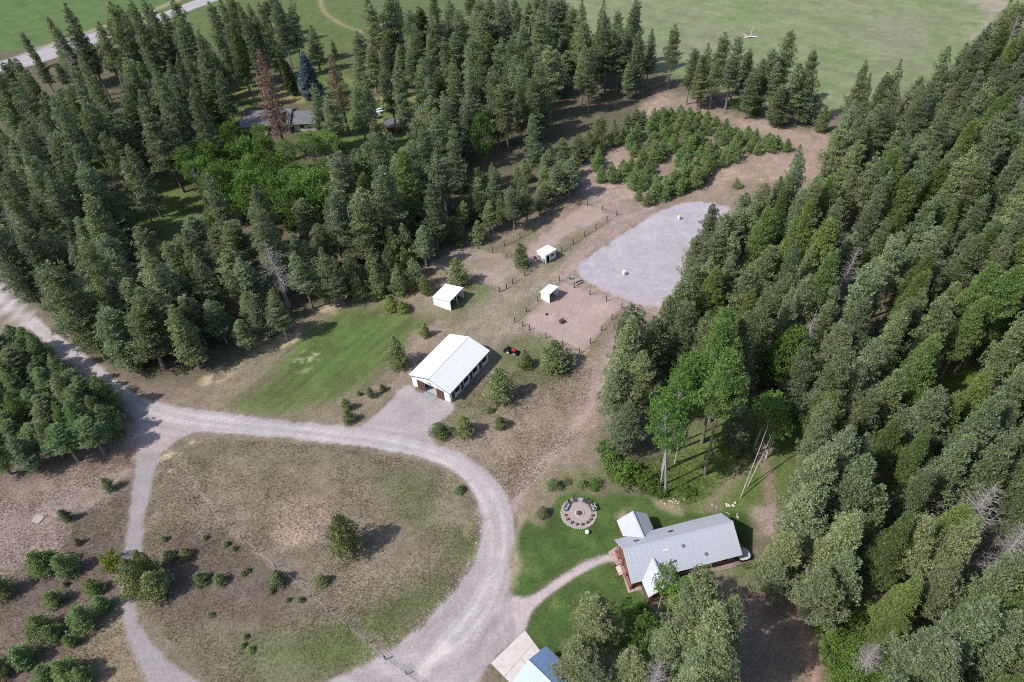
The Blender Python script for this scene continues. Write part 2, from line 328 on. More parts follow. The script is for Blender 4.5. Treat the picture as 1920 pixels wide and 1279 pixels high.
    zone([(860, 1080), (820, 1140), (740, 1205), (640, 1260), (520, 1260), (480, 1200), (620, 1160), (720, 1100), (800, 1060), (890, 1010)], GRASS * (1.15, 1.02, 1.1), 3.5, 3, .95)
    zone([(330, 1170), (480, 1190), (560, 1240), (560, 1290), (400, 1290), (340, 1230)], OLIVE * (.95, 1.02, .9), 3, 2.5, .6)
    zone([(640, 1060), (760, 1040), (860, 1050), (800, 1100), (680, 1150), (600, 1120)], (.23, .185, .13), 3, 3, .6)
    zone([(530, 945), (580, 925), (620, 960), (610, 1010), (560, 1035), (515, 1010)], (.34, .255, .205), 1.8, 2, .8)
    zone([(830, 890), (870, 930), (880, 990), (820, 980), (810, 930)], (.27, .205, .165), 2, 2.5, .5)
    zone([(300, 880), (420, 860), (620, 860), (700, 920), (640, 960), (480, 960), (360, 950)], (.205, .160, .128), 3, 4, .6)
    zone([(300, 1010), (400, 985), (520, 1040), (560, 1110), (520, 1170), (380, 1170), (280, 1140)], HEATH, 2.5, 2.5, .8)
    zone([(340, 980), (430, 970), (480, 1010), (380, 1000)], (.26, .20, .17), 1.5, 2, .5, breakup=(.45, .65))
    line([(330, 850), (390, 945), (470, 1020), (560, 1090), (640, 1150), (700, 1205), (770, 1262)], .7, (.30, .24, .20), .7, .5, .6)
    zone([(295, 860), (330, 830), (385, 822), (350, 860), (320, 890), (298, 900)], STRAW, 1, 1.5, .85, breakup=(.42, .58))
    # west of the lane
    zone([(-60, 900), (100, 880), (250, 850), (262, 860), (240, 970), (228, 1080), (232, 1170), (280, 1279), (-60, 1330)], HEATH * 1.1, 2, 1.5, .9)
    zone([(-60, 960), (60, 900), (200, 870), (240, 890), (200, 930), (140, 960), (110, 1010), (60, 1050), (-60, 1110)], (.265, .205, .180), 2, 2, .85)
    zone([(180, 1170), (228, 1160), (290, 1290), (140, 1290)], (.24, .195, .125), 2, 2, .7)
    for r_ in (0, 1.1):
        c_ = G(60, 1010); th = np.linspace(-.6, 1.9, 14); line(None, .25, (.36, .28, .26), .3, .6, .2, world=np.c_[c_[0] + (5 + r_) * np.cos(th), c_[1] + (5 + r_) * np.sin(th) * 1.0])
    zone([(225, 800), (300, 790), (330, 830), (290, 860), (240, 860)], (.36, .25, .20), 1.5, 1.5, .8)
    zone([(-60, 640), (60, 700), (200, 800), (240, 830), (180, 870), (-60, 920)], BARK * 1.1, 2, 2, .8)
    # gravel
    shoulder = ZW['road']; zone(None, PINK * .8, .9, .9, .7, world=shoulder, gr=.7)
    zone(None, GRAVEL, .22, .5, world=ZW['road'], gr=.5); zone(None, GRAVEL * .86, .22, .4, world=ZW['lane'], gr=.5)
    zone([(250, 800), (330, 785), (330, 830), (270, 850)], (.36, .29, .28), 1.2, 1.2, .75)
    cl = smooth_poly(XY([(-60, 515), (0, 557), (60, 603), (130, 660), (200, 715), (262, 757), (330, 783), (420, 795), (520, 805), (620, 817), (720, 831), (800, 850), (858, 874), (902, 915), (928, 965), (935, 1015), (928, 1070), (910, 1120), (880, 1165), (840, 1210)]), 4, False)
    k = np.where(sdist(P, ZW['road']) > .1)[0]
    if len(k):
        d, s, a = ldist(P[k], cl); wob = (vn(a, s, 9, 40) - .5) * .7
        core = np.clip(ss(2.5, 1.2, np.abs(s + wob)) * .35 + .65 * ss(.55, .15, np.abs(np.abs(s + wob) - .9)) * (.55 + .9 * (vn(a, s, 5, 44) - .3)), 0, 1)
        streak = vn(a * .09, s * 2.6 + a * .012, 1, 41) - .5
        col[k] = col[k] * (1 - core[:, None]) + GRAVEL_L * core[:, None]
        fade = ss(9, 3, d)
        col[k] *= (1 + .24 * streak * fade)[:, None]
        # wide turning yard: curved tyre marks and scuffs
        yard = ss(44 + 14, 44 + 6, P[k, 1]) * ss(2, 5, d + 2)
        ang = np.arctan2(P[k, 1] - 47, P[k, 0] + 14); rad = np.hypot(P[k, 1] - 47, P[k, 0] + 14)
        arcs = vn(rad * 2.2, ang * 2.0, 1, 43) - .5
        pat = ss(.5, .68, f2[k])
        col[k] *= (1 + yard * (.16 * arcs + .10 * (pat - .3)))[:, None]
    line([(925, 1075), (890, 1140), (845, 1200), (800, 1250)], .35, GRAVEL_L, .4, .4, .3); line([(905, 1090), (870, 1150), (820, 1210)], .35, GRAVEL_L, .4, .4, .3)
    line([(835, 1215), (800, 1245), (790, 1262)], .9, (.56, .51, .49), .8, .6, .6)
    for q in ([(1000, 1118), (960, 1130), (920, 1150), (890, 1190)], [(985, 1130), (955, 1150), (940, 1185)]): line(q, .3, GRAVEL_L * .97, .5, .4, .3)
    zone(None, (.42, .35, .36), .25, .15, world=ZW['path'], gr=.5)
    # gravel apron kept a little greyer, arena and paddocks
    zone(None, ARENA, .45, 1.0, world=ZW['arena'], gr=.45)
    k = np.where(sdist(P, ZW['arena']) > 0)[0]
    if len(k):
        rr = np.hypot((x[k] - 36) * .8, y[k] - 135); aa = np.arctan2(y[k] - 135, x[k] - 36)
        col[k] *= (1 + .10 * (vn(rr * 1.6, aa * 2, 1, 71) - .5) + .14 * (fbm(x[k], y[k], 7, 72) - .5))[:, None]
    zone([(1090, 520), (1180, 565), (1280, 565), (1390, 500), (1330, 560), (1240, 585), (1170, 580)], PINK * .98, 1, .8, .55)
    zone(None, PINK * 1.02, .8, .7, .95, world=ZW['paddock_a'], gr=.5); zone(None, PINK * .98, .9, .9, .92, world=ZW['paddock_b'], gr=.6)
    zone(None, (.30, .235, .195), 1.4, 1.5, .8, world=ZW['paddock_c'], gr=.8)
    for q in ([(1060, 595), (1100, 590), (1110, 610), (1070, 620)], [(1090, 590), (1130, 575), (1135, 590)], [(1000, 600), (1030, 585), (1040, 600)]): zone(q, PINK * 1.18, 1, 1, .5)
    zone([(910, 500), (960, 500), (940, 530), (890, 520)], PINK * .95, 1.5, 1.5, .6); zone([(850, 490), (930, 485), (920, 505), (860, 505)], OLIVE * 1.2, 1.5, 1.5, .5)
    # house lawns
    zone([(970, 975), (1000, 900), (1060, 870), (1100, 900), (1060, 920), (1010, 990)], (.20, .165, .11), 1.5, 2, .7)
    zone([(1040, 900), (1090, 880), (1130, 900), (1120, 925), (1060, 925)], GRASS * (1.2, 1, 1), 1.5, 1.5, .6)
    zone(None, LAWN, .6, .9, .97, world=ZW['lawn_a'], gr=.8); zone(None, LAWN, .45, .5, .97, world=ZW['lawn_b'], gr=.8)
    kk = (sdist(P, ZW['lawn_a']) > 0) | (sdist(P, ZW['lawn_b']) > 0)
    mow = vn((x * .9 + y * .45), (x * .1 - y * .2), 1.1, 60) - .5
    col[kk] *= (1 + .34 * mow[kk] + .45 * (f2[kk] - .5))[:, None]
    mixc(kk * ss(.58, .8, f2) * .45, GRASS * (1.35, 1.15, 1.2))
    kc = sdist(P, ZW['lawn_c']) > -1
    mow2 = vn((x * .82 + y * -.57), (x * .05 + y * .08), .9, 61) - .5
    col[kc] *= (1 + .34 * mow2[kc] + .3 * (f2[kc] - .5))[:, None]
    for q in ([(960, 1110), (955, 1050), (966, 985), (985, 960), (972, 1010), (966, 1080)], [(1085, 1190), (1110, 1225), (1060, 1240), (1075, 1215)], [(1155, 965), (1172, 955), (1175, 972), (1160, 978)], [(1225, 935), (1250, 945), (1280, 955), (1270, 965), (1235, 950)], [(1185, 1085), (1205, 1105), (1190, 1100), (1170, 1065)]): zone(q, (.33, .26, .20), .8, 1, .6)
    line([(1445, 800), (1430, 850), (1440, 900), (1448, 960), (1436, 990)], 1.0, (.24, .175, .14), 1.0, .8, .8); line([(1440, 840), (1390, 880), (1345, 930), (1330, 950)], 1.0, (.24, .18, .14), 1.2, .7, .8)
    zone([(1410, 950), (1450, 950), (1450, 1000), (1425, 1000)], (.29, .22, .20), 1.2, 1, .8)
    line([(1478, 1100), (1490, 1140), (1512, 1200), (1530, 1279), (1535, 1320)], .75, (.27, .17, .14), .5, .9, .4)
    # highway
    zone(None, ASPH, .5, .2, world=ZW['highway'], gr=.3)
    # overall fine colour variation
    f5 = fbm(x, y, .9, 77, 2); col *= (1 + (.45 * (f3 - .5) + .35 * (f5 - .5)) * np.minimum(grain, 1) + .15 * (f2 - .5))[:, None]
    return np.clip(col, .01, .8), grain

def ground_material():
    m = bpy.data.materials.new('soil_turf_and_gravel'); m.use_nodes = True; n = m.node_tree; L = n.links; b = n.nodes['Principled BSDF']
    b.inputs['Roughness'].default_value = .95; b.inputs['Specular IOR Level'].default_value = .12
    a = n.nodes.new('ShaderNodeAttribute'); a.attribute_name = 'soil'; g = n.nodes.new('ShaderNodeAttribute'); g.attribute_name = 'grain'
    tc = n.nodes.new('ShaderNodeTexCoord')
    def noise(sc_, det, rough=.6):
        t = n.nodes.new('ShaderNodeTexNoise'); t.inputs['Scale'].default_value = sc_; t.inputs['Detail'].default_value = det; t.inputs['Roughness'].default_value = rough
        L.new(tc.outputs['Object'], t.inputs['Vector']); return t
    def math_(op, x, y, clamp=False):
        t = n.nodes.new('ShaderNodeMath'); t.operation = op; t.use_clamp = clamp
        for i, v in enumerate((x, y)):
            if isinstance(v, (int, float)): t.inputs[i].default_value = v
            else: L.new(v, t.inputs[i])
        return t.outputs[0]
    n1 = noise(2.2, 5, .7); n2 = noise(6.0, 3, .7)
    v1 = math_('SUBTRACT', n1.outputs['Fac'], .5); v2 = math_('SUBTRACT', n2.outputs['Fac'], .5)
    s = math_('ADD', math_('MULTIPLY', v1, 2.1), math_('MULTIPLY', v2, 1.3))
    s = math_('MULTIPLY', s, g.outputs['Fac']); k = math_('ADD', s, 1.0)
    k = math_('MAXIMUM', k, .35)
    vm = n.nodes.new('ShaderNodeVectorMath'); vm.operation = 'SCALE'; L.new(a.outputs['Color'], vm.inputs[0]); L.new(k, vm.inputs['Scale'])
    # dark specks (stones, droppings, tuft roots)
    vo = n.nodes.new('ShaderNodeTexVoronoi'); vo.inputs['Scale'].default_value = 1.3; L.new(tc.outputs['Object'], vo.inputs['Vector'])
    sp = n.nodes.new('ShaderNodeMapRange'); sp.inputs['From Min'].default_value = .05; sp.inputs['From Max'].default_value = .13; sp.inputs['To Min'].default_value = .72; L.new(vo.outputs['Distance'], sp.inputs['Value'])
    vm2 = n.nodes.new('ShaderNodeVectorMath'); vm2.operation = 'SCALE'; L.new(vm.outputs[0], vm2.inputs[0]); L.new(sp.outputs[0], vm2.inputs['Scale'])
    L.new(vm2.outputs[0], b.inputs['Base Color'])
    bp = n.nodes.new('ShaderNodeBump'); bp.inputs['Distance'].default_value = .25; L.new(math_('MULTIPLY', g.outputs['Fac'], .5), bp.inputs['Strength'])
    L.new(math_('ADD', math_('MULTIPLY', n1.outputs['Fac'], .7), math_('MULTIPLY', n2.outputs['Fac'], .3)), bp.inputs['Height']); L.new(bp.outputs[0], b.inputs['Normal'])
    return m
SOIL = ground_material()

REGIONS = [('gravel_road', ['road']), ('gravel_lane', ['lane']), ('footpath', ['path']), ('lawn', ['lawn_a']), ('lawn', ['lawn_b']), ('lawn', ['lawn_c']), ('riding_arena', ['arena']),
           ('paddock_ground', ['paddock_a']), ('paddock_ground', ['paddock_b']), ('paddock_ground', ['paddock_c']), ('meadow', ['field']), ('meadow', ['field_w']), ('highway', ['highway'])]
def sheet(name, V2, F, col, grain):
    used = np.unique(F); re = np.zeros(len(V2), np.int64); re[used] = np.arange(len(used)); F = re[F]; V = V2[used]
    me = bpy.data.meshes.new(name); nv, nf = len(V), len(F)
    me.vertices.add(nv); me.vertices.foreach_set('co', np.c_[V, np.zeros(nv)].astype(np.float32).ravel())
    me.loops.add(nf * 4); me.loops.foreach_set('vertex_index', F.astype(np.int32).ravel())
    me.polygons.add(nf); me.polygons.foreach_set('loop_start', np.arange(0, nf * 4, 4, dtype=np.int32)); me.polygons.foreach_set('loop_total', np.full(nf, 4, np.int32))
    me.update(calc_edges=True)
    at = me.attributes.new('soil', 'FLOAT_COLOR', 'POINT'); at.data.foreach_set('color', np.c_[col[used], np.ones(nv)].astype(np.float32).ravel())
    at = me.attributes.new('grain', 'FLOAT', 'POINT'); at.data.foreach_set('value', grain[used].astype(np.float32))
    me.materials.append(SOIL); me.validate()
    return me
def make_ground():
    xs_n = np.arange(-112, 112.01, .42); ys_n = np.arange(22, 150.01, .42); XMIN, XMAX, YMIN, YMAX = xs_n[0], xs_n[-1], ys_n[0], ys_n[-1]
    def grid(xs, ys, hole=None):
        X, Y = np.meshgrid(xs, ys); V = np.c_[X.ravel(), Y.ravel()]; nx, ny = len(xs), len(ys)
        i = (np.arange(ny - 1)[:, None] * nx + np.arange(nx - 1)[None]).ravel(); F = np.c_[i, i + 1, i + nx + 1, i + nx]
        if hole is not None:
            c = V[F].mean(1); F = F[~((c[:, 0] > hole[0]) & (c[:, 0] < hole[1]) & (c[:, 1] > hole[2]) & (c[:, 1] < hole[3]))]
        return V, F
    far_x = np.r_[np.arange(-330, XMIN - .5, 1.2), XMIN, np.arange(XMIN + 1, XMAX, 1.0), XMAX, np.arange(XMAX + 1.2, 330, 1.2)]
    far_y = np.r_[np.arange(-20, YMIN - 1, 3.0), YMIN, np.arange(YMIN + 3, YMAX - 1, 3.0), YMAX, np.arange(YMAX + .8, 430, .9)]
    pieces = [grid(xs_n, ys_n), grid(far_x, far_y, (XMIN, XMAX, YMIN, YMAX))]
    V = np.r_[pieces[0][0], pieces[1][0]]; F = np.r_[pieces[0][1], pieces[1][1] + len(pieces[0][0])]
    col, gr = ground_colour(V)
    cen = V[F].mean(1); rid = np.full(len(F), -1)
    for i, (nm, ks) in enumerate(REGIONS):
        for k in ks:
            s = sdist(cen, ZW[k]); rid[(s > 0) & (rid < 0)] = i
    for i, (nm, ks) in enumerate(REGIONS):
        if (rid == i).any(): tag(link(bpy.data.objects.new(nm, sheet(nm, V, F[rid == i], col, gr))), kind='structure')
    tag(link(bpy.data.objects.new('ground', sheet('ground', V, F[rid == -1], col, gr))), kind='structure')
    # land running on to the horizon, outside the surveyed sheet
    B = 5000.0; R_ = [(-330.0, far_x[-1], -20.0, far_y[-1])][0]; mb = MB()
    for x0, x1, y0, y1 in ((-B, B, R_[3], B), (-B, B, -B, R_[2]), (-B, R_[0], R_[2], R_[3]), (R_[1], B, R_[2], R_[3])):
        mb.add([(x0, y0, 0), (x1, y0, 0), (x1, y1, 0), (x0, y1, 0)], [(0, 1, 2, 3)])
    tag(mb.build('open_country', mat('distant_country', (.10, .12, .06), .95, .3, .02)), kind='structure')
make_ground()

# ------------------------------------------------------------------ buildings
def gable_roof(parent, name, x0, x1, e0, r, e1, m, n, ribs=3, panel='roof_panel', ridge=True, rib_h=.035, name_ridge='ridge_cap', dm=None):
    """roof along local x from x0 to x1; e0, r, e1 = (y, z) of near eave, ridge, far eave"""
    mb = MB(); mb.slab([(x0, *e0), (x1, *e0), (x1, *r), (x0, *r)], .10).slab([(x0, *r), (x1, *r), (x1, *e1), (x0, *e1)], .10)
    ro = mb.build(name, dm or m, parent)
    roof_panels(ro, (x0, *e0), (x1, *e0), (x1, *r), (x0, *r), n, m, ribs, panel, rib_h)
    roof_panels(ro, (x1, *e1), (x0, *e1), (x0, *r), (x1, *r), n, m, ribs, panel, rib_h)
    if ridge:
        c = MB(); a0 = math.atan2(r[1] - e0[1], r[0] - e0[0]); a1 = math.atan2(r[1] - e1[1], e1[0] - r[0]); d = .2
        c.slab([(x0 - .02, r[0] - d * math.cos(a0), r[1] - d * math.sin(a0) + .10), (x1 + .02, r[0] - d * math.cos(a0), r[1] - d * math.sin(a0) + .10), (x1 + .02, r[0], r[1] + .11), (x0 - .02, r[0], r[1] + .11)], .015)
        c.slab([(x0 - .02, r[0], r[1] + .11), (x1 + .02, r[0], r[1] + .11), (x1 + .02, r[0] + d * math.cos(a1), r[1] - d * math.sin(a1) + .10), (x0 - .02, r[0] + d * math.cos(a1), r[1] - d * math.sin(a1) + .10)], .015)
        c.build(name_ridge, dm or m, ro)
    return ro
def gable_fill(mb, x, e0, r, e1, t=.16):
    """triangular gable wall in the plane x"""
    q = [(x - t / 2, *e0), (x - t / 2, *r), (x - t / 2, *e1), (x + t / 2, *e0), (x + t / 2, *r), (x + t / 2, *e1)]
    return mb.add(q, [(0, 1, 2), (5, 4, 3), (0, 3, 4, 1), (1, 4, 5, 2), (2, 5, 3, 0)])

def barn():
    b = empty('barn', (-16.885, 93.145, 0), math.radians(55.1))
    tag(b, 'long white metal barn with brown sliding doors at its gable end', 'barn')
    # local: x runs along the ridge away from the front gable, y across (negative = sunless side with stall doors)
    Lb, hw, eh, rh = 13.95, 5.15, 3.0, 4.58
    wx0, wx1, wy = .35, Lb - .35, hw - .45
    w = MB()
    stalls = [(0.9, 3.0), (3.9, 6.0), (7.0, 9.1), (10.4, 12.5)]
    ops = []
    for a, c in stalls: ops += [(a, a + .95, .05, 2.15), (a + 1.1, a + 2.55, 1.15, 2.1)]
    wall_mb(w, 0, -wy, .14, wx0, wx1, 0, 2.85, ops); w.build('wall', WHITE, b)
    wall_mb(MB(), 0, wy, .14, wx0, wx1, 0, 2.85, []).build('wall', WHITE, b)
    fr = wall_mb(MB(), 1, wx0, .14, -wy + .07, wy - .07, 0, 2.85, [(-1.55, 1.55, 0, 2.5)])
    gable_fill(fr, wx0, (-wy + .07, 2.85), (0, 4.38), (wy - .07, 2.85), .14); fr.build('gable_wall', WHITE, b)
    bk = wall_mb(MB(), 1, wx1, .14, -wy + .07, wy - .07, 0, 2.85, [(-1.55, 1.55, 0, 2.5)]); gable_fill(bk, wx1, (-wy + .07, 2.85), (0, 4.38), (wy - .07, 2.85), .14); bk.build('gable_wall', WHITE, b)
    gable_roof(b, 'roof', 0, Lb, (-hw, eh), (0, rh), (hw, eh), ROOFW, 15, 3, rib_h=.03)
    for s in (-1, 1):                                     # rake and eave trim
        MB().slab([(-.03, s * hw, eh + .02), (-.03, 0, rh + .02), (.06, 0, rh + .02), (.06, s * hw, eh + .02)], .16).build('rake_trim', METAL, b)
        MB().box((Lb / 2, s * (hw + .045), eh - .05), (Lb - .1, .08, .1)).build('gutter', METAL, b)
    for s in (-1, 1):                                     # sliding doors, each of boards with battens
        d = MB().box((wx0 - .17, s * 2.42, 1.28), (.05, 1.7, 2.4)).build('sliding_door', BROWN, b)
        pl = MB().box((0, 0, 0), (.03, .26, 2.36)); me = mesh('plank', pl.v, pl.f, BROWN)
        for k in range(6):
            o = link(bpy.data.objects.new('plank', me), d); o.location = (wx0 - .215, s * 2.42 - .71 + k * .284, 1.28)
        for z in (.25, 1.28, 2.3): MB().box((wx0 - .245, s * 2.42, z), (.03, 1.66, .14)).build('batten', mat('dark_batten', (.07, .035, .03), .7), d)
    MB().box((wx0 - .18, 0, 2.58), (.07, 6.8, .07)).build('door_track', METAL, b)
    # lamp arch over the doorway
    MB().tube([(wx0 - .3, .42 * math.cos(t), 2.95 + .42 * math.sin(t)) for t in np.linspace(0, math.pi, 11)], .05, 6).build('lamp_arch', BLACK, b)
    for y in (-2.0, 2.0, 0): MB().tube([(wx0 - .1, y, 3.0), (wx0 - .3, y, 3.05), (wx0 - .35, y, 2.9)], [.03, .04, .1], 6).build('wall_lamp', METAL, b)
    for a, c in stalls:
        f = MB(); x0, x1 = a + 1.1, a + 2.55
        for q in ((x0 - .04, x1 + .04, 2.1, 2.16), (x0 - .04, x1 + .04, 1.09, 1.15), (x0 - .06, x0, 1.15, 2.1), (x1, x1 + .06, 1.15, 2.1)): f.span(q[0], q[1], -wy - .11, -wy + .02, q[2], q[3])
        wi = f.build('stall_window', METAL, b); MB().span(x0 + .01, x1 - .01, -wy - .02, -wy + .01, 1.16, 2.09).build('pane', GLASS, wi)
        dd = MB().span(a + .02, a + .93, -wy - .03, -wy + .03, .08, 1.15).build('stall_door', mat('stall_door_brown', (.16, .12, .10), .7, .2, 4), b)
        MB().span(a + .02, a + .1, -wy - .05, -wy - .03, .1, 1.13).build('hinge_batten', POSTW, dd)
    MB().span(wx0 + .08, wx1 - .08, -wy + .08, wy - .08, .005, .03).build('floor', mat('barn_floor_concrete', (.38, .37, .38), .9, .1, 1), b)
    for y in (-1.7, 1.7): MB().span(wx0 + 1.0, wx1 - 1.0, y - .06, y + .06, .03, 2.2).build('stall_partition', mat('stall_boards', (.25, .22, .20), .8), b)
    for k, y in enumerate((-.78, .78)):
        o = MB().span(-1.35, .2, y - .76, y + .76, .004, .05).build('rubber_mat', mat('grey_mat', (.27, .28, .30), .85, .1, 3)); o.matrix_world = b.matrix_basis @ o.matrix_local
        tag(o, ('grey floor mat before the open barn doorway, the one nearer the stall windows', 'grey floor mat before the open barn doorway, the one farther from the stall windows')[k], 'mat', 'mats at the barn doorway')
    # odds by the corner
    f = MB(); 
    o = MB().prism([(.0, 0), (.5, .1), (.6, .5), (.2, .6)], 0, .25).build('stacked_stone', STONE); o.location = b.matrix_basis @ Vector((-.3, 4.0, 0)); tag(o, 'pale tan block lying at the barn front corner', 'block')
barn()

def shelter(loc, rz, L, D, hb, hf, label, closed=None, window=False):
    """three-sided run-in shed: x along the closed wall (length D), y along the depth L of the roof; open towards +x"""
    s = empty('run_in_shelter', loc, rz); tag(s, label, 'shelter', 'white run-in shelters at the paddocks')
    t = .07
    def zz(x): return hb + (hf - hb) * x / D
    # walls: x=0 back wall, y=0 and y=L sides (trapezoids)
    MB().span(0, t, 0, L, 0, hb - .05).build('wall', WHITE, s)
    def side(y, ops=None):
        V = [(t, y - t / 2, 0), (D, y - t / 2, 0), (D, y - t / 2, hf - .06), (t, y - t / 2, hb - .06)]
        MB().add(V + [(a, y + t / 2, c) for a, _, c in V], [(0, 1, 2, 3), (7, 6, 5, 4), (0, 4, 5, 1), (1, 5, 6, 2), (2, 6, 7, 3), (3, 7, 4, 0)]).build('wall', WHITE, s)
    side(t / 2)
    side(L - t / 2)
    if closed:
        wall_mb(MB(), 1, D - t / 2, t, t, L - t, 0, hf - .1, [(L * .12, L * .38, 0, 1.9), (L * .5, L * .85, 1.1, 1.75)]).build('front_wall', WHITE, s)
        MB().span(D - .03, D + .0, L * .5, L * .85, 1.1, 1.75).build('window', GLASS, s)
    else:
        for y in (.09, L - .09) if L < 4 else (.09, L / 2, L - .09):
            MB().box((D - .06, y, (hf - .1) / 2), (.12, .12, hf - .1)).build('post', WHITE, s)
        MB().box((D - .06, L / 2, hf - .2), (.1, L - .3, .2)).build('header_beam', WHITE, s)
    o = .18
    ro = MB().slab([(-o, -o, zz(-o)), (D + o, -o, zz(D + o)), (D + o, L + o, zz(D + o)), (-o, L + o, zz(-o))], .06).build('roof', ROOFW, s)
    n = max(3, round((L + .36) / .9)); roof_panels(ro, (-o, -o, zz(-o) ), (-o, L + o, zz(-o)), (D + o, L + o, zz(D + o)), (D + o, -o, zz(D + o)), n, ROOFW, 3, rib_h=.04)
    return s
S1 = shelter((-17.33, 121.16, 0), math.radians(-32.2), 5.3, 4.75, 2.25, 2.9, 'largest white run-in shelter, between the barn and the upper paddock, open on one side')
S2 = shelter((7.55, 136.3, 0), math.radians(-51), 3.5, 2.9, 2.3, 2.5, 'white shelter with a dark window in its wall, beside a round pine', closed=True)
S3 = shelter((7.25, 120.72, 0), math.radians(-41.5), 3.2, 2.45, 2.15, 2.65, 'small open white shelter standing inside the bare pink-soil paddock')
# things kept in the shelters
def put(o, parent_empty, loc, rz=0):
    o.matrix_world = parent_empty.matrix_basis @ Matrix.Translation(loc) @ Matrix.Rotation(rz, 4, 'Z'); return o
o = MB().box((0, 0, .45), (.9, .6, .5)).box((0, 0, .1), (.5, .4, .2)).tube([(-.4, 0, .7), (-.8, 0, 1.0), (-.9, .2, 1.0)], .03).build('garden_cart', METAL); put(o, S1, (3.6, 1.2, 0)); tag(o, 'small grey cart parked inside the largest white shelter', 'cart')
o = MB().tube([(0, 0, 0), (0, 0, .9)], [.3, .3], 10).tube([(0, 0, .9), (0, 0, .95)], [.32, .32], 10).build('feed_barrel', WHITE); put(o, S1, (3.0, 3.6, 0)); tag(o, 'pale barrel standing deep inside the largest white shelter', 'barrel')
o = MB().tube([(0, 0, 0), (0, 0, .4)], [.2, .26], 10, False).tube([(0, 0, .02), (0, 0, .03)], [.2, .2], 10).build('feed_tub', mat('red_plastic', (.45, .03, .04), .5)); o.location = G(1003, 484.5); tag(o, 'red tub on the ground by the white shelter with a window', 'tub')

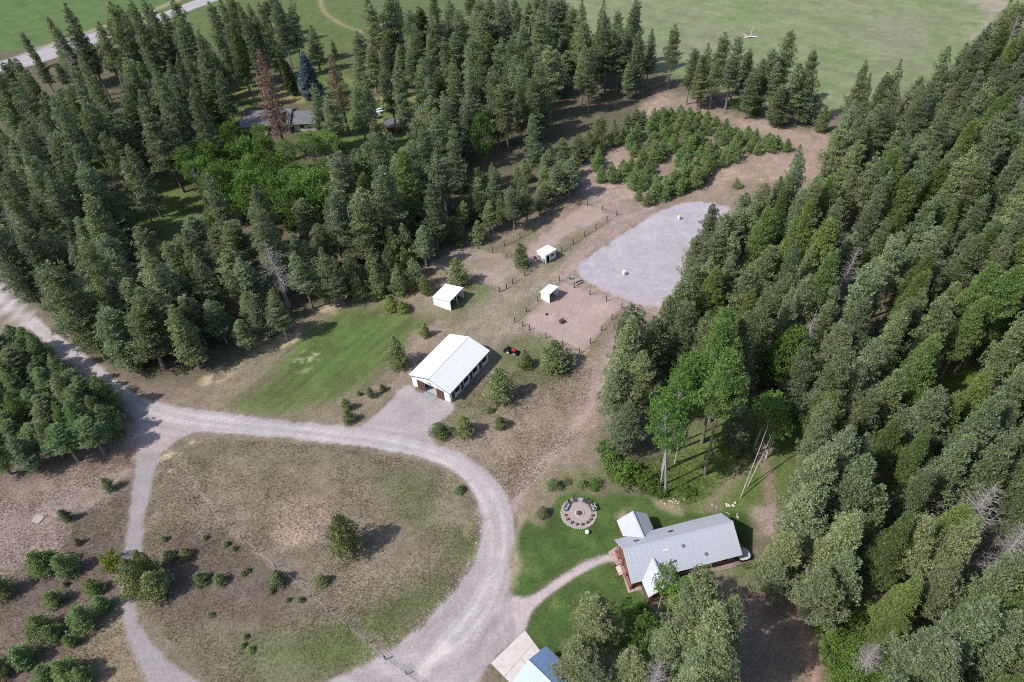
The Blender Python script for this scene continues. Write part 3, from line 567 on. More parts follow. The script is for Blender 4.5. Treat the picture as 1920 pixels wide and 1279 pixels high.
def house():
    rz = math.radians(11.2); h = empty('log_house', (15.53, 49.30, 0), rz)
    tag(h, 'long house with pale grey ribbed metal roof and cross gables beside the lawn', 'house')
    e0, r, e1 = (0, 2.8), (4.2, 5.7), (7.4, 3.2)
    def zroof(y): return e0[1] + (r[1] - e0[1]) * y / r[0] if y < r[0] else r[1] + (e1[1] - r[1]) * (y - r[0]) / (e1[0] - r[0])
    ro = gable_roof(h, 'roof', -.05, 18.0, e0, r, e1, ROOFG, 20, 3, rib_h=.022)
    yw0, yw1, xw0, xw1 = .75, 6.9, .6, 17.2
    near = [(8.0, 9.2, .95, 2.1), (10.3, 11.6, .95, 2.1), (13.0, 13.95, .1, 2.15), (15.0, 16.2, .95, 2.1)]
    wall_mb(MB(), 0, yw0, .2, xw0, xw1, 0, 2.95, near).build('wall', LOG, h); wall_mb(MB(), 0, yw1, .2, xw0, xw1, 0, 3.1, []).build('wall', LOG, h)
    for x in (xw0, xw1):
        g = MB().span(x - .1, x + .1, yw0 + .1, yw1 - .1, 0, 2.95); gable_fill(g, x, (yw0 + .1, 2.95), (4.2, 5.45), (yw1 - .1, 2.95), .2); g.build('gable_wall', LOG, h)
    for a in near:
        f = MB()
        for q in ((a[0] - .08, a[1] + .08, a[3], a[3] + .08), (a[0] - .08, a[1] + .08, a[2] - .08, a[2]), (a[0] - .08, a[0], a[2], a[3]), (a[1], a[1] + .08, a[2], a[3])): f.span(q[0], q[1], yw0 - .14, yw0 + .05, q[2], q[3])
        wi = f.build('window' if a[2] > .5 else 'door_frame', RED, h); MB().span(a[0] + .01, a[1] - .01, yw0 - .02, yw0 + .02, a[2] + .01, a[3] - .01).build('pane', GLASS, wi)
    # cross gables over the wing and the bay
    def cross(y_end, y_join, y_valley, nm, n, xl=1.58, xr=6.70, ez=2.8, rzz=4.5):
        xm = (xl + xr) / 2; g = link(bpy.data.objects.new(nm + '_roof', mesh(nm, [], [], ROOFG)), h)
        mb = MB().slab([(xl, y_end, ez), (xl, y_valley, ez), (xm, y_join, rzz), (xm, y_end, rzz)], .08).slab([(xr, y_end, ez), (xr, y_valley, ez), (xm, y_join, rzz), (xm, y_end, rzz)], .08)
        g.data = mesh(nm + '_roof', mb.v, mb.f, ROOFG)
        # ribs run down each slope; cut at the valley
        for sx, xe in ((-1, xl), (1, xr)):
            for k in range(n):
                t = (k + .5) / n; y = y_end + (y_join - y_end) * t
                # foot of this rib: at the eave, or on the valley line if past it
                if (y - y_valley) * (y_join - y_valley) > 0:
                    f = (y - y_valley) / (y_join - y_valley); foot = (xe + (xm - xe) * f, y, ez + (rzz - ez) * f)
                else: foot = (xe, y, ez)
                p, q = Vector(foot), Vector((xm, y, rzz)); d = (q - p)
                if d.length < .2: continue
                ang = math.atan2(d.z, abs(d.x)); c = (p + q) / 2 + Vector((0, 0, .028))
                MB().box(c, (d.length - .03, .05, .025), ry=(-ang if d.x > 0 else ang)).build('roof_rib', ROOFG, g)
        MB().box((xm, (y_end + y_join) / 2, rzz + .04), (.26, abs(y_join - y_end), .05)).build('ridge_cap', ROOFG, g)
        return g
    cross(10.8, 5.74, 7.9, 'wing', 12); cross(-2.65, 2.46, .02, 'bay', 12)
    def cross_walls(ya, yb, nm):
        x0, x1 = 2.0, 6.3; xm = 4.14; y0, y1 = min(ya, yb), max(ya, yb); m = MB()
        m.span(x0 - .1, x0 + .1, y0, y1, 0, 2.72).span(x1 - .1, x1 + .1, y0, y1, 0, 2.72)
        t = .09; V = [(x0 + .1, ya - t, 0), (x1 - .1, ya - t, 0), (x1 - .1, ya - t, 2.72), (xm, ya - t, 4.3), (x0 + .1, ya - t, 2.72)]
        m.add(V + [(a, ya + t, c) for a, _, c in V], [(4, 3, 2, 1, 0), (5, 6, 7, 8, 9)] + [(i, (i + 1) % 5, 5 + (i + 1) % 5, 5 + i) for i in range(5)])
        m.build(nm, LOG, h)
    cross_walls(10.4, 7.0, 'wing_wall'); cross_walls(-2.25, .65, 'bay_wall')
    wi = MB()
    for q in ((3.0, 3.07), (5.2, 5.27)): wi.span(q[0], q[1], -2.42, -2.3, .9, 2.2)
    wi.span(3.0, 5.27, -2.42, -2.3, 2.2, 2.28).span(3.0, 5.27, -2.42, -2.3, .82, .9); wi = wi.build('window', RED, h); MB().span(3.08, 5.19, -2.38, -2.35, .91, 2.19).build('pane', GLASS, wi)
    # porch at the west end: deck boards, posts, rails, steps
    dk = MB().span(.0, .5, .4, 6.9, .1, .32).build('porch', DECK, h)
    pb = MB().box((0, 0, 0), (.14, 6.44, .03)); me = mesh('deck_board', pb.v, pb.f, mat('porch_board', (.30, .20, .17), .75, .2, 3))
    for k in range(3): o = link(bpy.data.objects.new('deck_board', me), dk); o.location = (.09 + k * .157, 3.65, .336)
    for y in (.5, 2.6, 4.4, 6.8):
        MB().tube([(.25, y, .35), (.25, y, min(2.9, zroof(y) - .12))], .09, 8).build('porch_post', RED, h)
    for y0, y1 in ((.5, 2.6), (5.6, 6.8)):
        rl = MB().tube([(.03, y0, 1.15), (.03, y1, 1.15)], .05).tube([(.03, y0, .55), (.03, y1, .55)], .04).build('rail', RED, h)
        for k in range(int((y1 - y0) / .3)): MB().tube([(.03, y0 + .15 + k * .3, .4), (.03, y0 + .15 + k * .3, 1.13)], .03, 5).build('baluster', RED, rl)
        for y in (y0, y1): MB().tube([(.03, y, .3), (.03, y, 1.25)], .06).build('rail_post', RED, rl)
    for k in range(2): MB().span(-.7 + .35 * k, -.02 if k else -.36, 3.0, 4.6, 0, .12 + .1 * k).build('step', CONC, h)
    for y in (2.9, 4.7): MB().tube([(-1.5, y, .1), (-1.5, y, .85), (-.3, y, 1.2)], .05).tube([(-.9, y, .1), (-.9, y, 1.0)], .045).build('stair_rail', RED, h)
    # the paler apron of gravel round the west end
    tag(link(bpy.data.objects.new('gravel_apron', mesh('gravel_apron', *(lambda P: ([(a, b, .004) for a, b in P], [tuple(range(len(P)))]))(XY([(1140, 1035), (1160, 1022), (1185, 1095), (1204, 1092), (1206, 1104), (1178, 1112), (1168, 1080), (1150, 1050)])), mat('apron_gravel', (.36, .27, .25), .95, .25, 2, bump=.3)))), kind='structure')
    # roof fittings
    def onroof(px, py):
        z = 4.0
        for _ in range(25):
            P = h.matrix_basis.inverted() @ Vector(G(px, py, z)); z = z * .4 + zroof(P.y) * .6
        return P.x, P.y, z
    for px, py in ((1280.5, 1025), (1323.5, 1040)):
        x, y, z = onroof(px, py); MB().box((x, y, z + .12), (.34, .34, .2), rx=.3).box((x, y, z + .25), (.42, .42, .04), rx=.3).build('roof_vent', METAL, h)
    for px, py in ((1257.5, 997), (1193, 1014.5)):
        x, y, z = onroof(px, py); a = -math.atan2(2.5, 3.2); s = MB().box((x, y, z + .09), (.8, .55, .12), rx=a).build('skylight', METAL, h); MB().box((x, y, z + .16), (.68, .44, .03), rx=a).build('pane', GLASS, s)
    x, y, z = onroof(1256, 1058); cp = MB().tube([(x, y, z - .3), (x, y, z + 1.3)], .12, 10).build('stove_pipe', BLACK, h); MB().tube([(x, y, z + 1.3), (x, y, z + 1.36), (x, y, z + 1.5)], [.2, .2, .05], 10).build('cap', METAL, cp)
    x, y, z = onroof(1248, 1031.5); MB().box((x, y, z + .07), (.9, .12, .05), rx=.6).build('roof_bracket', WHITE, h)
    # east deck
    dk = MB().span(17.35, 20.0, -.2, 3.0, .05, .25).build('rear_deck', DECK, h)
    pb = MB().box((0, 0, 0), (.14, 3.16, .03)); me = mesh('deck_board', pb.v, pb.f, DECK)
    for k in range(16): o = link(bpy.data.objects.new('deck_board', me), dk); o.location = (17.45 + k * .163, 1.4, .266)
    MB().span(9.6, 17.3, -.3, .62, .02, .12).build('walkway_slab', mat('brown_walkway', (.27, .20, .18), .8, .15, 3), h)
    # hot tub and heat pump standing on and by the deck
    t = MB(); P = [(1.0 * math.cos(a) * (1 + .12 * abs(math.sin(2 * a))), 1.0 * math.sin(a) * (1 + .12 * abs(math.sin(2 * a)))) for a in np.linspace(0, 2 * math.pi, 28, endpoint=False)]
    tb = empty('hot_tub', (0, 0, 0)); tub = MB().prism([(a * .92, b * .92) for a, b in P], 0, .8).build('shell', DARK, tb); MB().prism(P, .8, .92).build('cover', mat('pale_vinyl_cover', (.45, .46, .50), .6, .08, 2), tb)
    put(tb, h, (18.9, .9, .28)); tag(tb, 'round-cornered tub with pale grey cover on the deck at the house end', 'hot tub')
    hp = empty('heat_pump'); MB().box((0, 0, .4), (.8, .5, .8)).build('casing', METAL, hp); MB().tube([(0, -.26, .42), (0, -.29, .42)], [.3, .3], 12).build('fan_grille', BLACK, hp); MB().box((.1, 0, .86), (.5, .4, .1)).build('lid', WHITE, hp)
    put(hp, h, (18.15, 2.75, .28), .3); tag(hp, 'boxy grey heat pump in the shade at the house end', 'heat pump')
house()

def garage():
    rz = math.radians(-47.0); g = empty('garage', (-.63, 38.53, 0), rz); tag(g, 'garage with blue ribbed metal roof behind the concrete pad', 'garage')
    hw = 3.5; gable_roof(g, 'roof', 0, 7.2, (-hw, 2.8), (0, 4.35), (hw, 2.8), ROOFB, 8, 3, dm=ROOFB)
    wy = 3.1; m = mat('tan_siding', (.42, .36, .31), .7, .08, 2)
    for y in (-wy, wy): MB().span(.3, 6.9, y - .08, y + .08, 0, 2.85).build('wall', m, g)
    f = wall_mb(MB(), 1, .3, .16, -wy + .08, wy - .08, 0, 2.85, [(-2.4, 2.4, 0, 2.2)]); gable_fill(f, .3, (-wy + .08, 2.85), (0, 4.2), (wy - .08, 2.85), .16); f.build('gable_wall', m, g)
    b = MB().span(6.82, 6.98, -wy + .08, wy - .08, 0, 2.85); gable_fill(b, 6.9, (-wy + .08, 2.85), (0, 4.2), (wy - .08, 2.85), .16); b.build('gable_wall', m, g)
    for k in range(4): MB().box((.3, 0, .28 + .55 * k), (.06, 4.78, .53)).build('door_panel', WHITE, g)
    ch = MB().box((4.6, 1.6, 3.9), (.55, .55, 1.3)).build('chimney', mat('orange_brick', (.48, .22, .13), .85, .2, 8), g); MB().box((4.6, 1.6, 4.57), (.65, .65, .06)).build('cap', CONC, ch)
garage()
# concrete pad: four slabs with open joints
pad = empty('concrete_pad', (0, 0, 0)); tag(pad, kind='structure')
_A, _B, _C, _D = [np.array(p) for p in ((-.87, 44.59), (-6.06, 40.16), (-3.05, 36.95), (1.05, 41.55))]
def padq(u0, u1, v0, v1):
    f = lambda u, v: (_A * (1 - u) + _B * u) * (1 - v) + (_D * (1 - u) + _C * u) * v
    return [tuple(f(u, v)) for u, v in ((u0, v0), (u1, v0), (u1, v1), (u0, v1))]
for q in ((.002, .998, .0, .62), (.0, .45, .63, 1.12), (.46, .998, .63, 1.12)):
    MB().prism(padq(*q), -.05, .07).build('slab', CONC, pad)

def blue_shed():
    s = empty('blue_roofed_shed', (-46.6, 36.4, 0), math.radians(-6.5)); tag(s, 'blue roof edge at the foot of the loop pasture', 'shed')
    gable_roof(s, 'roof', 0, 6, (-2.4, 2.3), (0, 3.3), (2.55, 2.6), mat('bright_blue_roof', (.05, .16, .50), .4, .05, 1), 7)
    MB().span(.3, 5.7, -2.1, 2.2, 0, 2.4).build('wall', mat('tan_siding', (.42, .36, .31)), s)
blue_shed()

def far_house():
    SH = mat('charcoal_shingles', (.15, .15, .165), .85, .2, 3, bump=.4)
    W2 = mat('cream_siding', (.55, .50, .46), .8, .08, 2)
    h = empty('shingled_house', (-84.5, 214.4, 0), math.radians(-2)); h.scale = (1.05, 1.05, 1.1); tag(h, 'far house with charcoal shingle roof half hidden by the red dead pine', 'house')
    for (x0, x1, y0, y1, e, r, nm) in ((0, 16, 0, 12.5, 2.8, 5.2, 'roof'), (16.05, 24, 1.0, 11, 2.5, 4.5, 'side_roof')):
        ym = (y0 + y1) / 2; ro = MB().slab([(x0, y0, e), (x1, y0, e), (x1, ym, r), (x0, ym, r)], .2).slab([(x0, ym, r), (x1, ym, r), (x1, y1, e), (x0, y1, e)], .2).build(nm, SH, h)
        for k in range(12):                                # shingle courses
            for sgn in (0, 1):
                t = (k + .5) / 12; y = (y0 + (ym - y0) * t) if not sgn else (y1 + (ym - y1) * t); z = e + (r - e) * t
                MB().box(((x0 + x1) / 2, y, z + .03), (x1 - x0 - .02, (ym - y0) / 12 * .96, .03), rx=math.atan2(r - e, ym - y0) * (1 if not sgn else -1)).build('shingle_course', SH, ro)
        MB().span(x0 + .6, x1 - .6, y0 + .7, y1 - .7, 0, e).build('wall', W2, h)
        for x in (x0 + .7, x1 - .7):
            g = MB(); gable_fill(g, x, (y0 + .7, e), (ym, r - .25), (y1 - .7, e), .16); g.build('gable_wall', W2, h)
    # dormer
    MB().span(9.5, 13.5, 1.4, 5, 3.0, 4.6).build('dormer_wall', W2, h); MB().slab([(9.1, 1.0, 4.4), (13.9, 1.0, 4.4), (13.9, 5.6, 5.3), (9.1, 5.6, 5.3)], .15).build('dormer_roof', SH, h)
    for x in (2.5, 5.5, 8.5, 18.5, 21): 
        y_ = .7 if x < 16 else 1.7
        w_ = MB().span(x - .08, x + 1.38, y_ - .07, y_ - .01, .9, 2.2).build('window', WHITE, h); MB().span(x, x + 1.3, y_ - .09, y_ - .072, 1.0, 2.1).build('pane', GLASS, w_)
    ch = MB().box((1.2, 4.6, 4.2), (.9, .9, 4.4)).build('chimney', mat('red_brick', (.22, .10, .08), .85, .25, 6), h); MB().box((1.2, 4.6, 6.45), (1.1, 1.1, .1)).build('cap', CONC, ch)
    dk = MB().span(-1.5, 6, -2.8, .5, .8, 1.0).build('deck', BROWN, h)
    for x in np.arange(-1.4, 6.1, 1.05): MB().box((x, -2.75, 1.0), (.1, .1, 2.0)).build('rail_post', RED, dk)
    MB().box((2.25, -2.75, 1.95), (7.5, .08, .08)).build('rail', RED, dk)
far_house()
def outbuilding():
    SH = MATS['charcoal_shingles']; h = empty('dark_roofed_outbuilding', (-36.0, 208.6, 0), math.radians(12)); tag(h, 'low outbuilding with dark roof and clutter beside it, beyond the tall firs', 'outbuilding')
    ro = MB().slab([(0, 0, 2.3), (8.5, 0, 2.3), (8.5, 4, 3.5), (0, 4, 3.5)], .15).slab([(0, 4, 3.5), (8.5, 4, 3.5), (8.5, 7.4, 2.3), (0, 7.4, 2.3)], .15).build('roof', SH, h)
    for k in range(8):
        t = (k + .5) / 8; MB().box((4.25, 4 * t, 2.33 + 1.2 * t), (8.4, .47, .03), rx=math.atan2(1.2, 4)).build('shingle_course', SH, ro)
    MB().span(.4, 8.1, .4, 7, 0, 2.3).build('wall', LOG, h)
    for k in range(3): MB().span(8.2, 8.26, 1.0 + 1.7 * k, 2.4 + 1.7 * k, .9, 1.9).build('window', WHITE, h)
    # parked trailer and canoe-like white things
    t = empty('utility_trailer', G(706, 222), math.radians(20)); MB().box((0, 0, .7), (3.2, 1.7, .15)).build('bed', GREYW, t); MB().box((0, .8, 1.05), (3.2, .06, .6)).build('side_board', WHITE, t); MB().box((0, -.8, 1.05), (3.2, .06, .6)).build('side_board', WHITE, t)
    MB().tube([(1.6, 0, .6), (2.8, 0, .55)], .05).build('drawbar', METAL, t)
    for s in (-1, 1): MB().tube([(0, s * .95, .35), (0, s * 1.1, .35)], .35, 12).build('wheel', BLACK, t)
    tag(t, 'pale utility trailer parked left of the dark-roofed outbuilding', 'trailer')
    for k, (px, py, a) in enumerate(((708, 208, .2), (712, 212, .25), (703, 213, .15))):
        b = MB(); n = 10; b.tube([(-2.2, 0, .5), (-1.4, 0, .45), (0, 0, .42), (1.4, 0, .45), (2.2, 0, .5)], [.05, .3, .42, .3, .05], 8); o = b.build('upturned_canoe', (WHITE, WHITE, mat('pale_blue_hull', (.45, .55, .66), .4))[k])
        o.location = G(px, py); o.rotation_euler = (0, 0, a + .3); tag(o, ('white upturned boat by the outbuilding, farthest of three', 'white upturned boat by the outbuilding, middle of three', 'pale blue upturned boat by the outbuilding, leftmost of three')[k], 'boat', 'boats by the outbuilding')
    t = MB().prism([(0, 0), (3, .2), (3.2, 2.4), (.3, 2.2)], 0, .7).build('tarpaulin', mat('light_blue_tarp', (.30, .42, .58), .6)); t.location = G(781, 205); tag(t, 'light blue tarp over a stack behind the dark-roofed outbuilding', 'tarp')
    t = MB().tube([(0, 0, 0), (0, 0, .5), (0, 0, .75)], [.7, .7, .1], 14).build('covered_pool', mat('pale_cyan', (.50, .65, .75), .5)); t.location = G(728, 156); tag(t, 'small pale blue round cover under dark trees behind the outbuilding', 'cover')
    r = empty('low_grey_roof', G(288, 108), math.radians(-20)); ro = MB().slab([(0, 0, 2.4), (9, 0, 2.4), (9, 4, 3.3), (0, 4, 3.3)], .12).slab([(0, 4, 3.3), (9, 4, 3.3), (9, 8, 2.4), (0, 8, 2.4)], .12).build('roof', SH, r); MB().span(.4, 8.6, .4, 7.6, 0, 2.4).build('wall', MATS['cream_siding'], r); r.name = 'roadside_cabin'
    tag(r, 'dark roofed cabin by the highway behind tall pines', 'cabin')
outbuilding()

# ------------------------------------------------------------------ vehicles and yard things
def wheel(parent, loc, r, wd, rim_m):
    t = MB(); prof = [(-wd / 2, .72 * r), (-wd / 2, .93 * r), (-wd * .3, r), (wd * .3, r), (wd / 2, .93 * r), (wd / 2, .72 * r)]
    n = 18; V = [(loc[0] + q * math.cos(2 * math.pi * j / n), loc[1] + a, loc[2] + q * math.sin(2 * math.pi * j / n)) for a, q in prof for j in range(n)]
    F = [(i * n + j, i * n + (j + 1) % n, (i + 1) * n + (j + 1) % n, (i + 1) * n + j) for i in range(len(prof) - 1) for j in range(n)]
    o = MB().add(V, F).build('wheel', BLACK, parent)
    MB().tube([(loc[0], loc[1] - wd * .35, loc[2]), (loc[0], loc[1] + wd * .35, loc[2])], r * .74, 14).build('rim', rim_m, o)
def tractor():
    t = empty('tractor', (-.35, 103.75, 0), math.radians(-23)); t.scale = (.9, .9, .9); tag(t, 'small red tractor with black front loader parked beyond the barn', 'tractor')
    RD = mat('red_tractor_paint', (.55, .025, .03), .35, .05, 2); RIM = mat('cream_rim', (.60, .57, .50), .5)
    hd = MB(); hd.add([(.2, -.3, .75), (1.25, -.26, .75), (1.25, .26, .75), (.2, .3, .75), (.2, -.3, 1.25), (1.15, -.24, 1.12), (1.15, .24, 1.12), (.2, .3, 1.25), (.3, -.2, 1.32), (1.05, -.16, 1.2), (1.05, .16, 1.2), (.3, .2, 1.32)],
                    [(0, 3, 2, 1), (0, 1, 5, 4), (1, 2, 6, 5), (2, 3, 7, 6), (3, 0, 4, 7), (4, 5, 9, 8), (5, 6, 10, 9), (6, 7, 11, 10), (7, 4, 8, 11), (8, 9, 10, 11)]); hd.build('hood', RD, t)
    MB().box((.25, 0, .55), (2.1, .42, .4)).build('chassis', BLACK, t); MB().box((-.55, 0, .85), (.5, .9, .1)).build('platform', BLACK, t)
    for s in (-1, 1):
        MB().add([(-.95, s * .38, .95), (-.05, s * .38, .9), (-.05, s * .72, .9), (-.95, s * .72, .95), (-.85, s * .38, 1.2), (-.3, s * .38, 1.2), (-.3, s * .7, 1.2), (-.85, s * .7, 1.2)], [(0, 1, 5, 4), (1, 2, 6, 5), (2, 3, 7, 6), (3, 0, 4, 7), (4, 5, 6, 7)]).build('fender', BLACK, t)
        wheel(t, (-.6, s * .62, .52), .52, .34, RIM); wheel(t, (.95, s * .52, .34), .34, .22, RIM)
        MB().tube([(-.95, s * .42, .9), (-.95, s * .42, 2.0)], .045).build('roll_bar', BLACK, t)
        MB().tube([(.1, s * .42, .75), (.25, s * .45, 1.25), (1.2, s * .45, .85), (1.75, s * .45, .35)], .06).build('loader_arm', BLACK, t)
    MB().tube([(-.95, -.42, 2.0), (-.95, .42, 2.0)], .045).build('roll_bar', BLACK, t)
    MB().box((-.5, 0, 1.05), (.42, .45, .14)).box((-.72, 0, 1.3), (.12, .45, .45), ry=-.15).build('seat', BLACK, t)
    MB().tube([(.02, 0, 1.1), (-.12, 0, 1.4)], .03).tube([(-.12 + .0 * math.cos(a), .18 * math.cos(a), 1.4 + .1 * math.sin(a)) for a in np.linspace(0, 2 * math.pi, 12)], .02, 5).build('steering_wheel', BLACK, t)
    MB().slab([(1.65, -.75, .1), (1.65, .75, .1), (1.65, .75, .55), (1.65, -.75, .55)], .04).slab([(1.65, -.75, .1), (2.15, -.75, .08), (2.15, .75, .08), (1.65, .75, .1)], .03).add([(1.65, -.76, .1), (2.15, -.76, .08), (1.7, -.76, .55)], [(0, 1, 2)]).add([(1.65, .76, .1), (2.15, .76, .08), (1.7, .76, .55)], [(2, 1, 0)]).build('bucket', BLACK, t)
    MB().box((-1.4, 0, .35), (.7, 1.3, .22)).tube([(-1.0, 0, .6), (-1.5, .1, 1.1), (-1.9, .1, .5)], .07).box((-1.5, -.4, .5), (.3, .3, .35)).build('rear_implement', BLACK, t)
tractor()

def barrel(px, py, label, top):
    b = empty('barrel', G(px, py)); MB().tube([(0, 0, 0), (0, 0, .1), (0, 0, .45), (0, 0, .82), (0, 0, .9)], [.27, .3, .32, .3, .26], 14).build('drum', mat('cream_plastic_drum', (.72, .66, .56), .5, .06, 2), b); MB().tube([(0, 0, .9), (0, 0, .93)], [.27, .25], 14).build('lid', top, b)
    for z in (.28, .62): MB().tube([(0, 0, z - .02), (0, 0, z + .02)], [.335, .335], 14).build('hoop', MATS['cream_plastic_drum'], b)
    b.scale = (1.35, 1.35, 1.25); tag(b, label, 'barrel', 'barrels in the riding arena')
barrel(1170, 515, 'cream barrel on the gravel arena, the one nearer the paddock fence', WHITE); barrel(1273, 411, 'cream barrel with yellowish lid near the far end of the gravel arena', mat('yellow_lid', (.62, .52, .20), .5))

def picnic(px, py, rz, label, m, s=1.0):
    t = empty('picnic_table', G(px, py), rz); t.scale = (s, s, s)
    for k in range(4): MB().box((0, -.3 + k * .2, .75), (1.8, .18, .05)).build('plank', m, t)
    for y in (-.75, .75): MB().box((0, y, .45), (1.8, .26, .05)).build('bench_seat', m, t)
    for x in (-.7, .7):
        MB().tube([(x, -.7, 0), (x, -.2, .74)], .04).tube([(x, .7, 0), (x, .2, .74)], .04).box((x, 0, .42), (.06, 1.6, .08)).build('trestle_leg', m, t)
    tag(t, label, 'table')
picnic(1082, 530, .5, 'grey picnic table between paddock fence and gravel arena', GREYW)
o = empty('water_trough', G(1070, 524), .6); MB().prism([(.55 * math.cos(a), .32 * math.sin(a)) for a in np.linspace(0, 2 * math.pi, 16, endpoint=False)], 0, .5).build('tank', mat('teal_tank', (.18, .33, .34), .5), o); MB().prism([(.48 * math.cos(a), .26 * math.sin(a)) for a in np.linspace(0, 2 * math.pi, 16, endpoint=False)], .47, .503).build('water', GLASS, o); tag(o, 'teal oval water trough beside the grey picnic table', 'trough')
o = MB().tube([(0, 0, 0), (0, 0, 1.3)], .06, 8).box((0, 0, 1.3), (.25, .2, .35)).build('hydrant_post', WHITE); o.location = G(1072.5, 527); tag(o, 'white upright hydrant post by the teal trough', 'hydrant')
# feeder in the paddock
f = empty('hay_feeder', G(1054, 605), .5)
for x in (-.6, .6):
    for y in (-.35, .35): MB().box((x, y, .4), (.08, .08, .8)).build('leg', POSTW, f)
MB().box((0, 0, .45), (1.3, .8, .06)).build('tray', POSTW, f)
for y in (-.38, .38): MB().box((0, y, .7), (1.35, .06, .2)).build('side_board', POSTW, f)
tag(f, 'small dark wooden feeder in the middle of the pink paddock', 'feeder')
o = MB().tube([(0, 0, 0), (0, 0, .25)], [.3, .25], 10).build('salt_block_tub', BLACK); o.location = G(1025, 590); tag(o, 'small dark tub on the pink paddock soil before the shelter', 'tub')

def pallet(loc, rz, label, m, n=6, tilt=0):
    p = empty('pallet', loc, rz); p.rotation_euler = (tilt, 0, rz)
    for y in (-.5, 0, .5): MB().box((0, y, .06), (1.25, .09, .1)).build('stringer', m, p)
    for k in range(n): MB().box((-.55 + k * 1.1 / (n - 1), 0, .13), (.12, 1.1, .03)).build('slat', m, p)
    tag(p, label, 'pallet'); return p
p = pallet(G(72, 974), -.35, 'pale wooden pallet lying on bare soil by the pine grove', mat('pale_pallet_wood', (.50, .44, .40), .85, .15, 3)); p.scale = (1.25,) * 3
p = pallet(G(1384, 838, .4) * (1, 1, 0) + np.array((0, 0, .45)), .5, 'grey slatted rack leaning at the edge of the birch clearing', GREYW, 7, .9); p.scale = (1.5,) * 3
o = MB(); n = 10
g = empty('garden_globe', G(1101, 1000)); V = []; R_ = .38
for i in range(9):
    a = -math.pi / 2 + math.pi * i / 8; V.append((0, 0, .42 + R_ * math.sin(a)))
MB().tube(V, [max(.01, R_ * math.cos(-math.pi / 2 + math.pi * i / 8)) for i in range(9)], 14).build('globe', WHITE, g, True); MB().tube([(0, 0, 0), (0, 0, .1)], [.2, .12], 10).build('foot', CONC, g)
tag(g, 'white ball ornament on the lawn below the fire pit circle', 'ornament')

# stones: rock rows and piles, each stone on its own
def rock(name, P, s, m, label=None, cat=None, group=None, parent=None):
    n = 7; r = [s * random.uniform(.75, 1.15) for _ in range(n)]; r2 = [q * random.uniform(.6, .85) for q in r]
    V = [(r[i] * math.cos(2 * math.pi * i / n), r[i] * math.sin(2 * math.pi * i / n), s * random.uniform(-.05, .1)) for i in range(n)] + [(r2[i] * math.cos(2 * math.pi * i / n), r2[i] * math.sin(2 * math.pi * i / n), s * random.uniform(.5, .8)) for i in range(n)] + [(0, 0, s * .85)]
    F = [(i, (i + 1) % n, n + (i + 1) % n, n + i) for i in range(n)] + [(n + i, n + (i + 1) % n, 2 * n) for i in range(n)]
    o = MB().add(V, F).build(name, m, parent); o.location = (P[0], P[1], (P[2] if len(P) > 2 else 0))
    if label: tag(o, label, cat, group)
    return o
PALE = mat('pale_rock', (.55, .50, .48), .9, .2, 2)
for nm, c, ext, k, sz, lab in (('rock_row', (1357, 947), (2.0, .35), 9, .2, 'row of pale rocks on the grass above the house roof ridge'), ('rock_border', (1262, 940), (2.2, .5), 14, .2, 'border of pinkish rocks at the foot of the bright green shrubs'), ('rock_heap', (1368, 966), (1.4, .6), 10, .2, 'heap of pale rocks at the far corner of the house')):
    e = empty(nm, G(*c)); tag(e, lab, 'rocks')
    for i in range(k): rock('rock', (random.uniform(-1, 1) * ext[0], random.uniform(-1, 1) * ext[1], 0), sz * random.uniform(.6, 1.2), PALE if nm != 'rock_border' else mat('pink_rock', (.46, .37, .34), .9, .2, 2), parent=e)

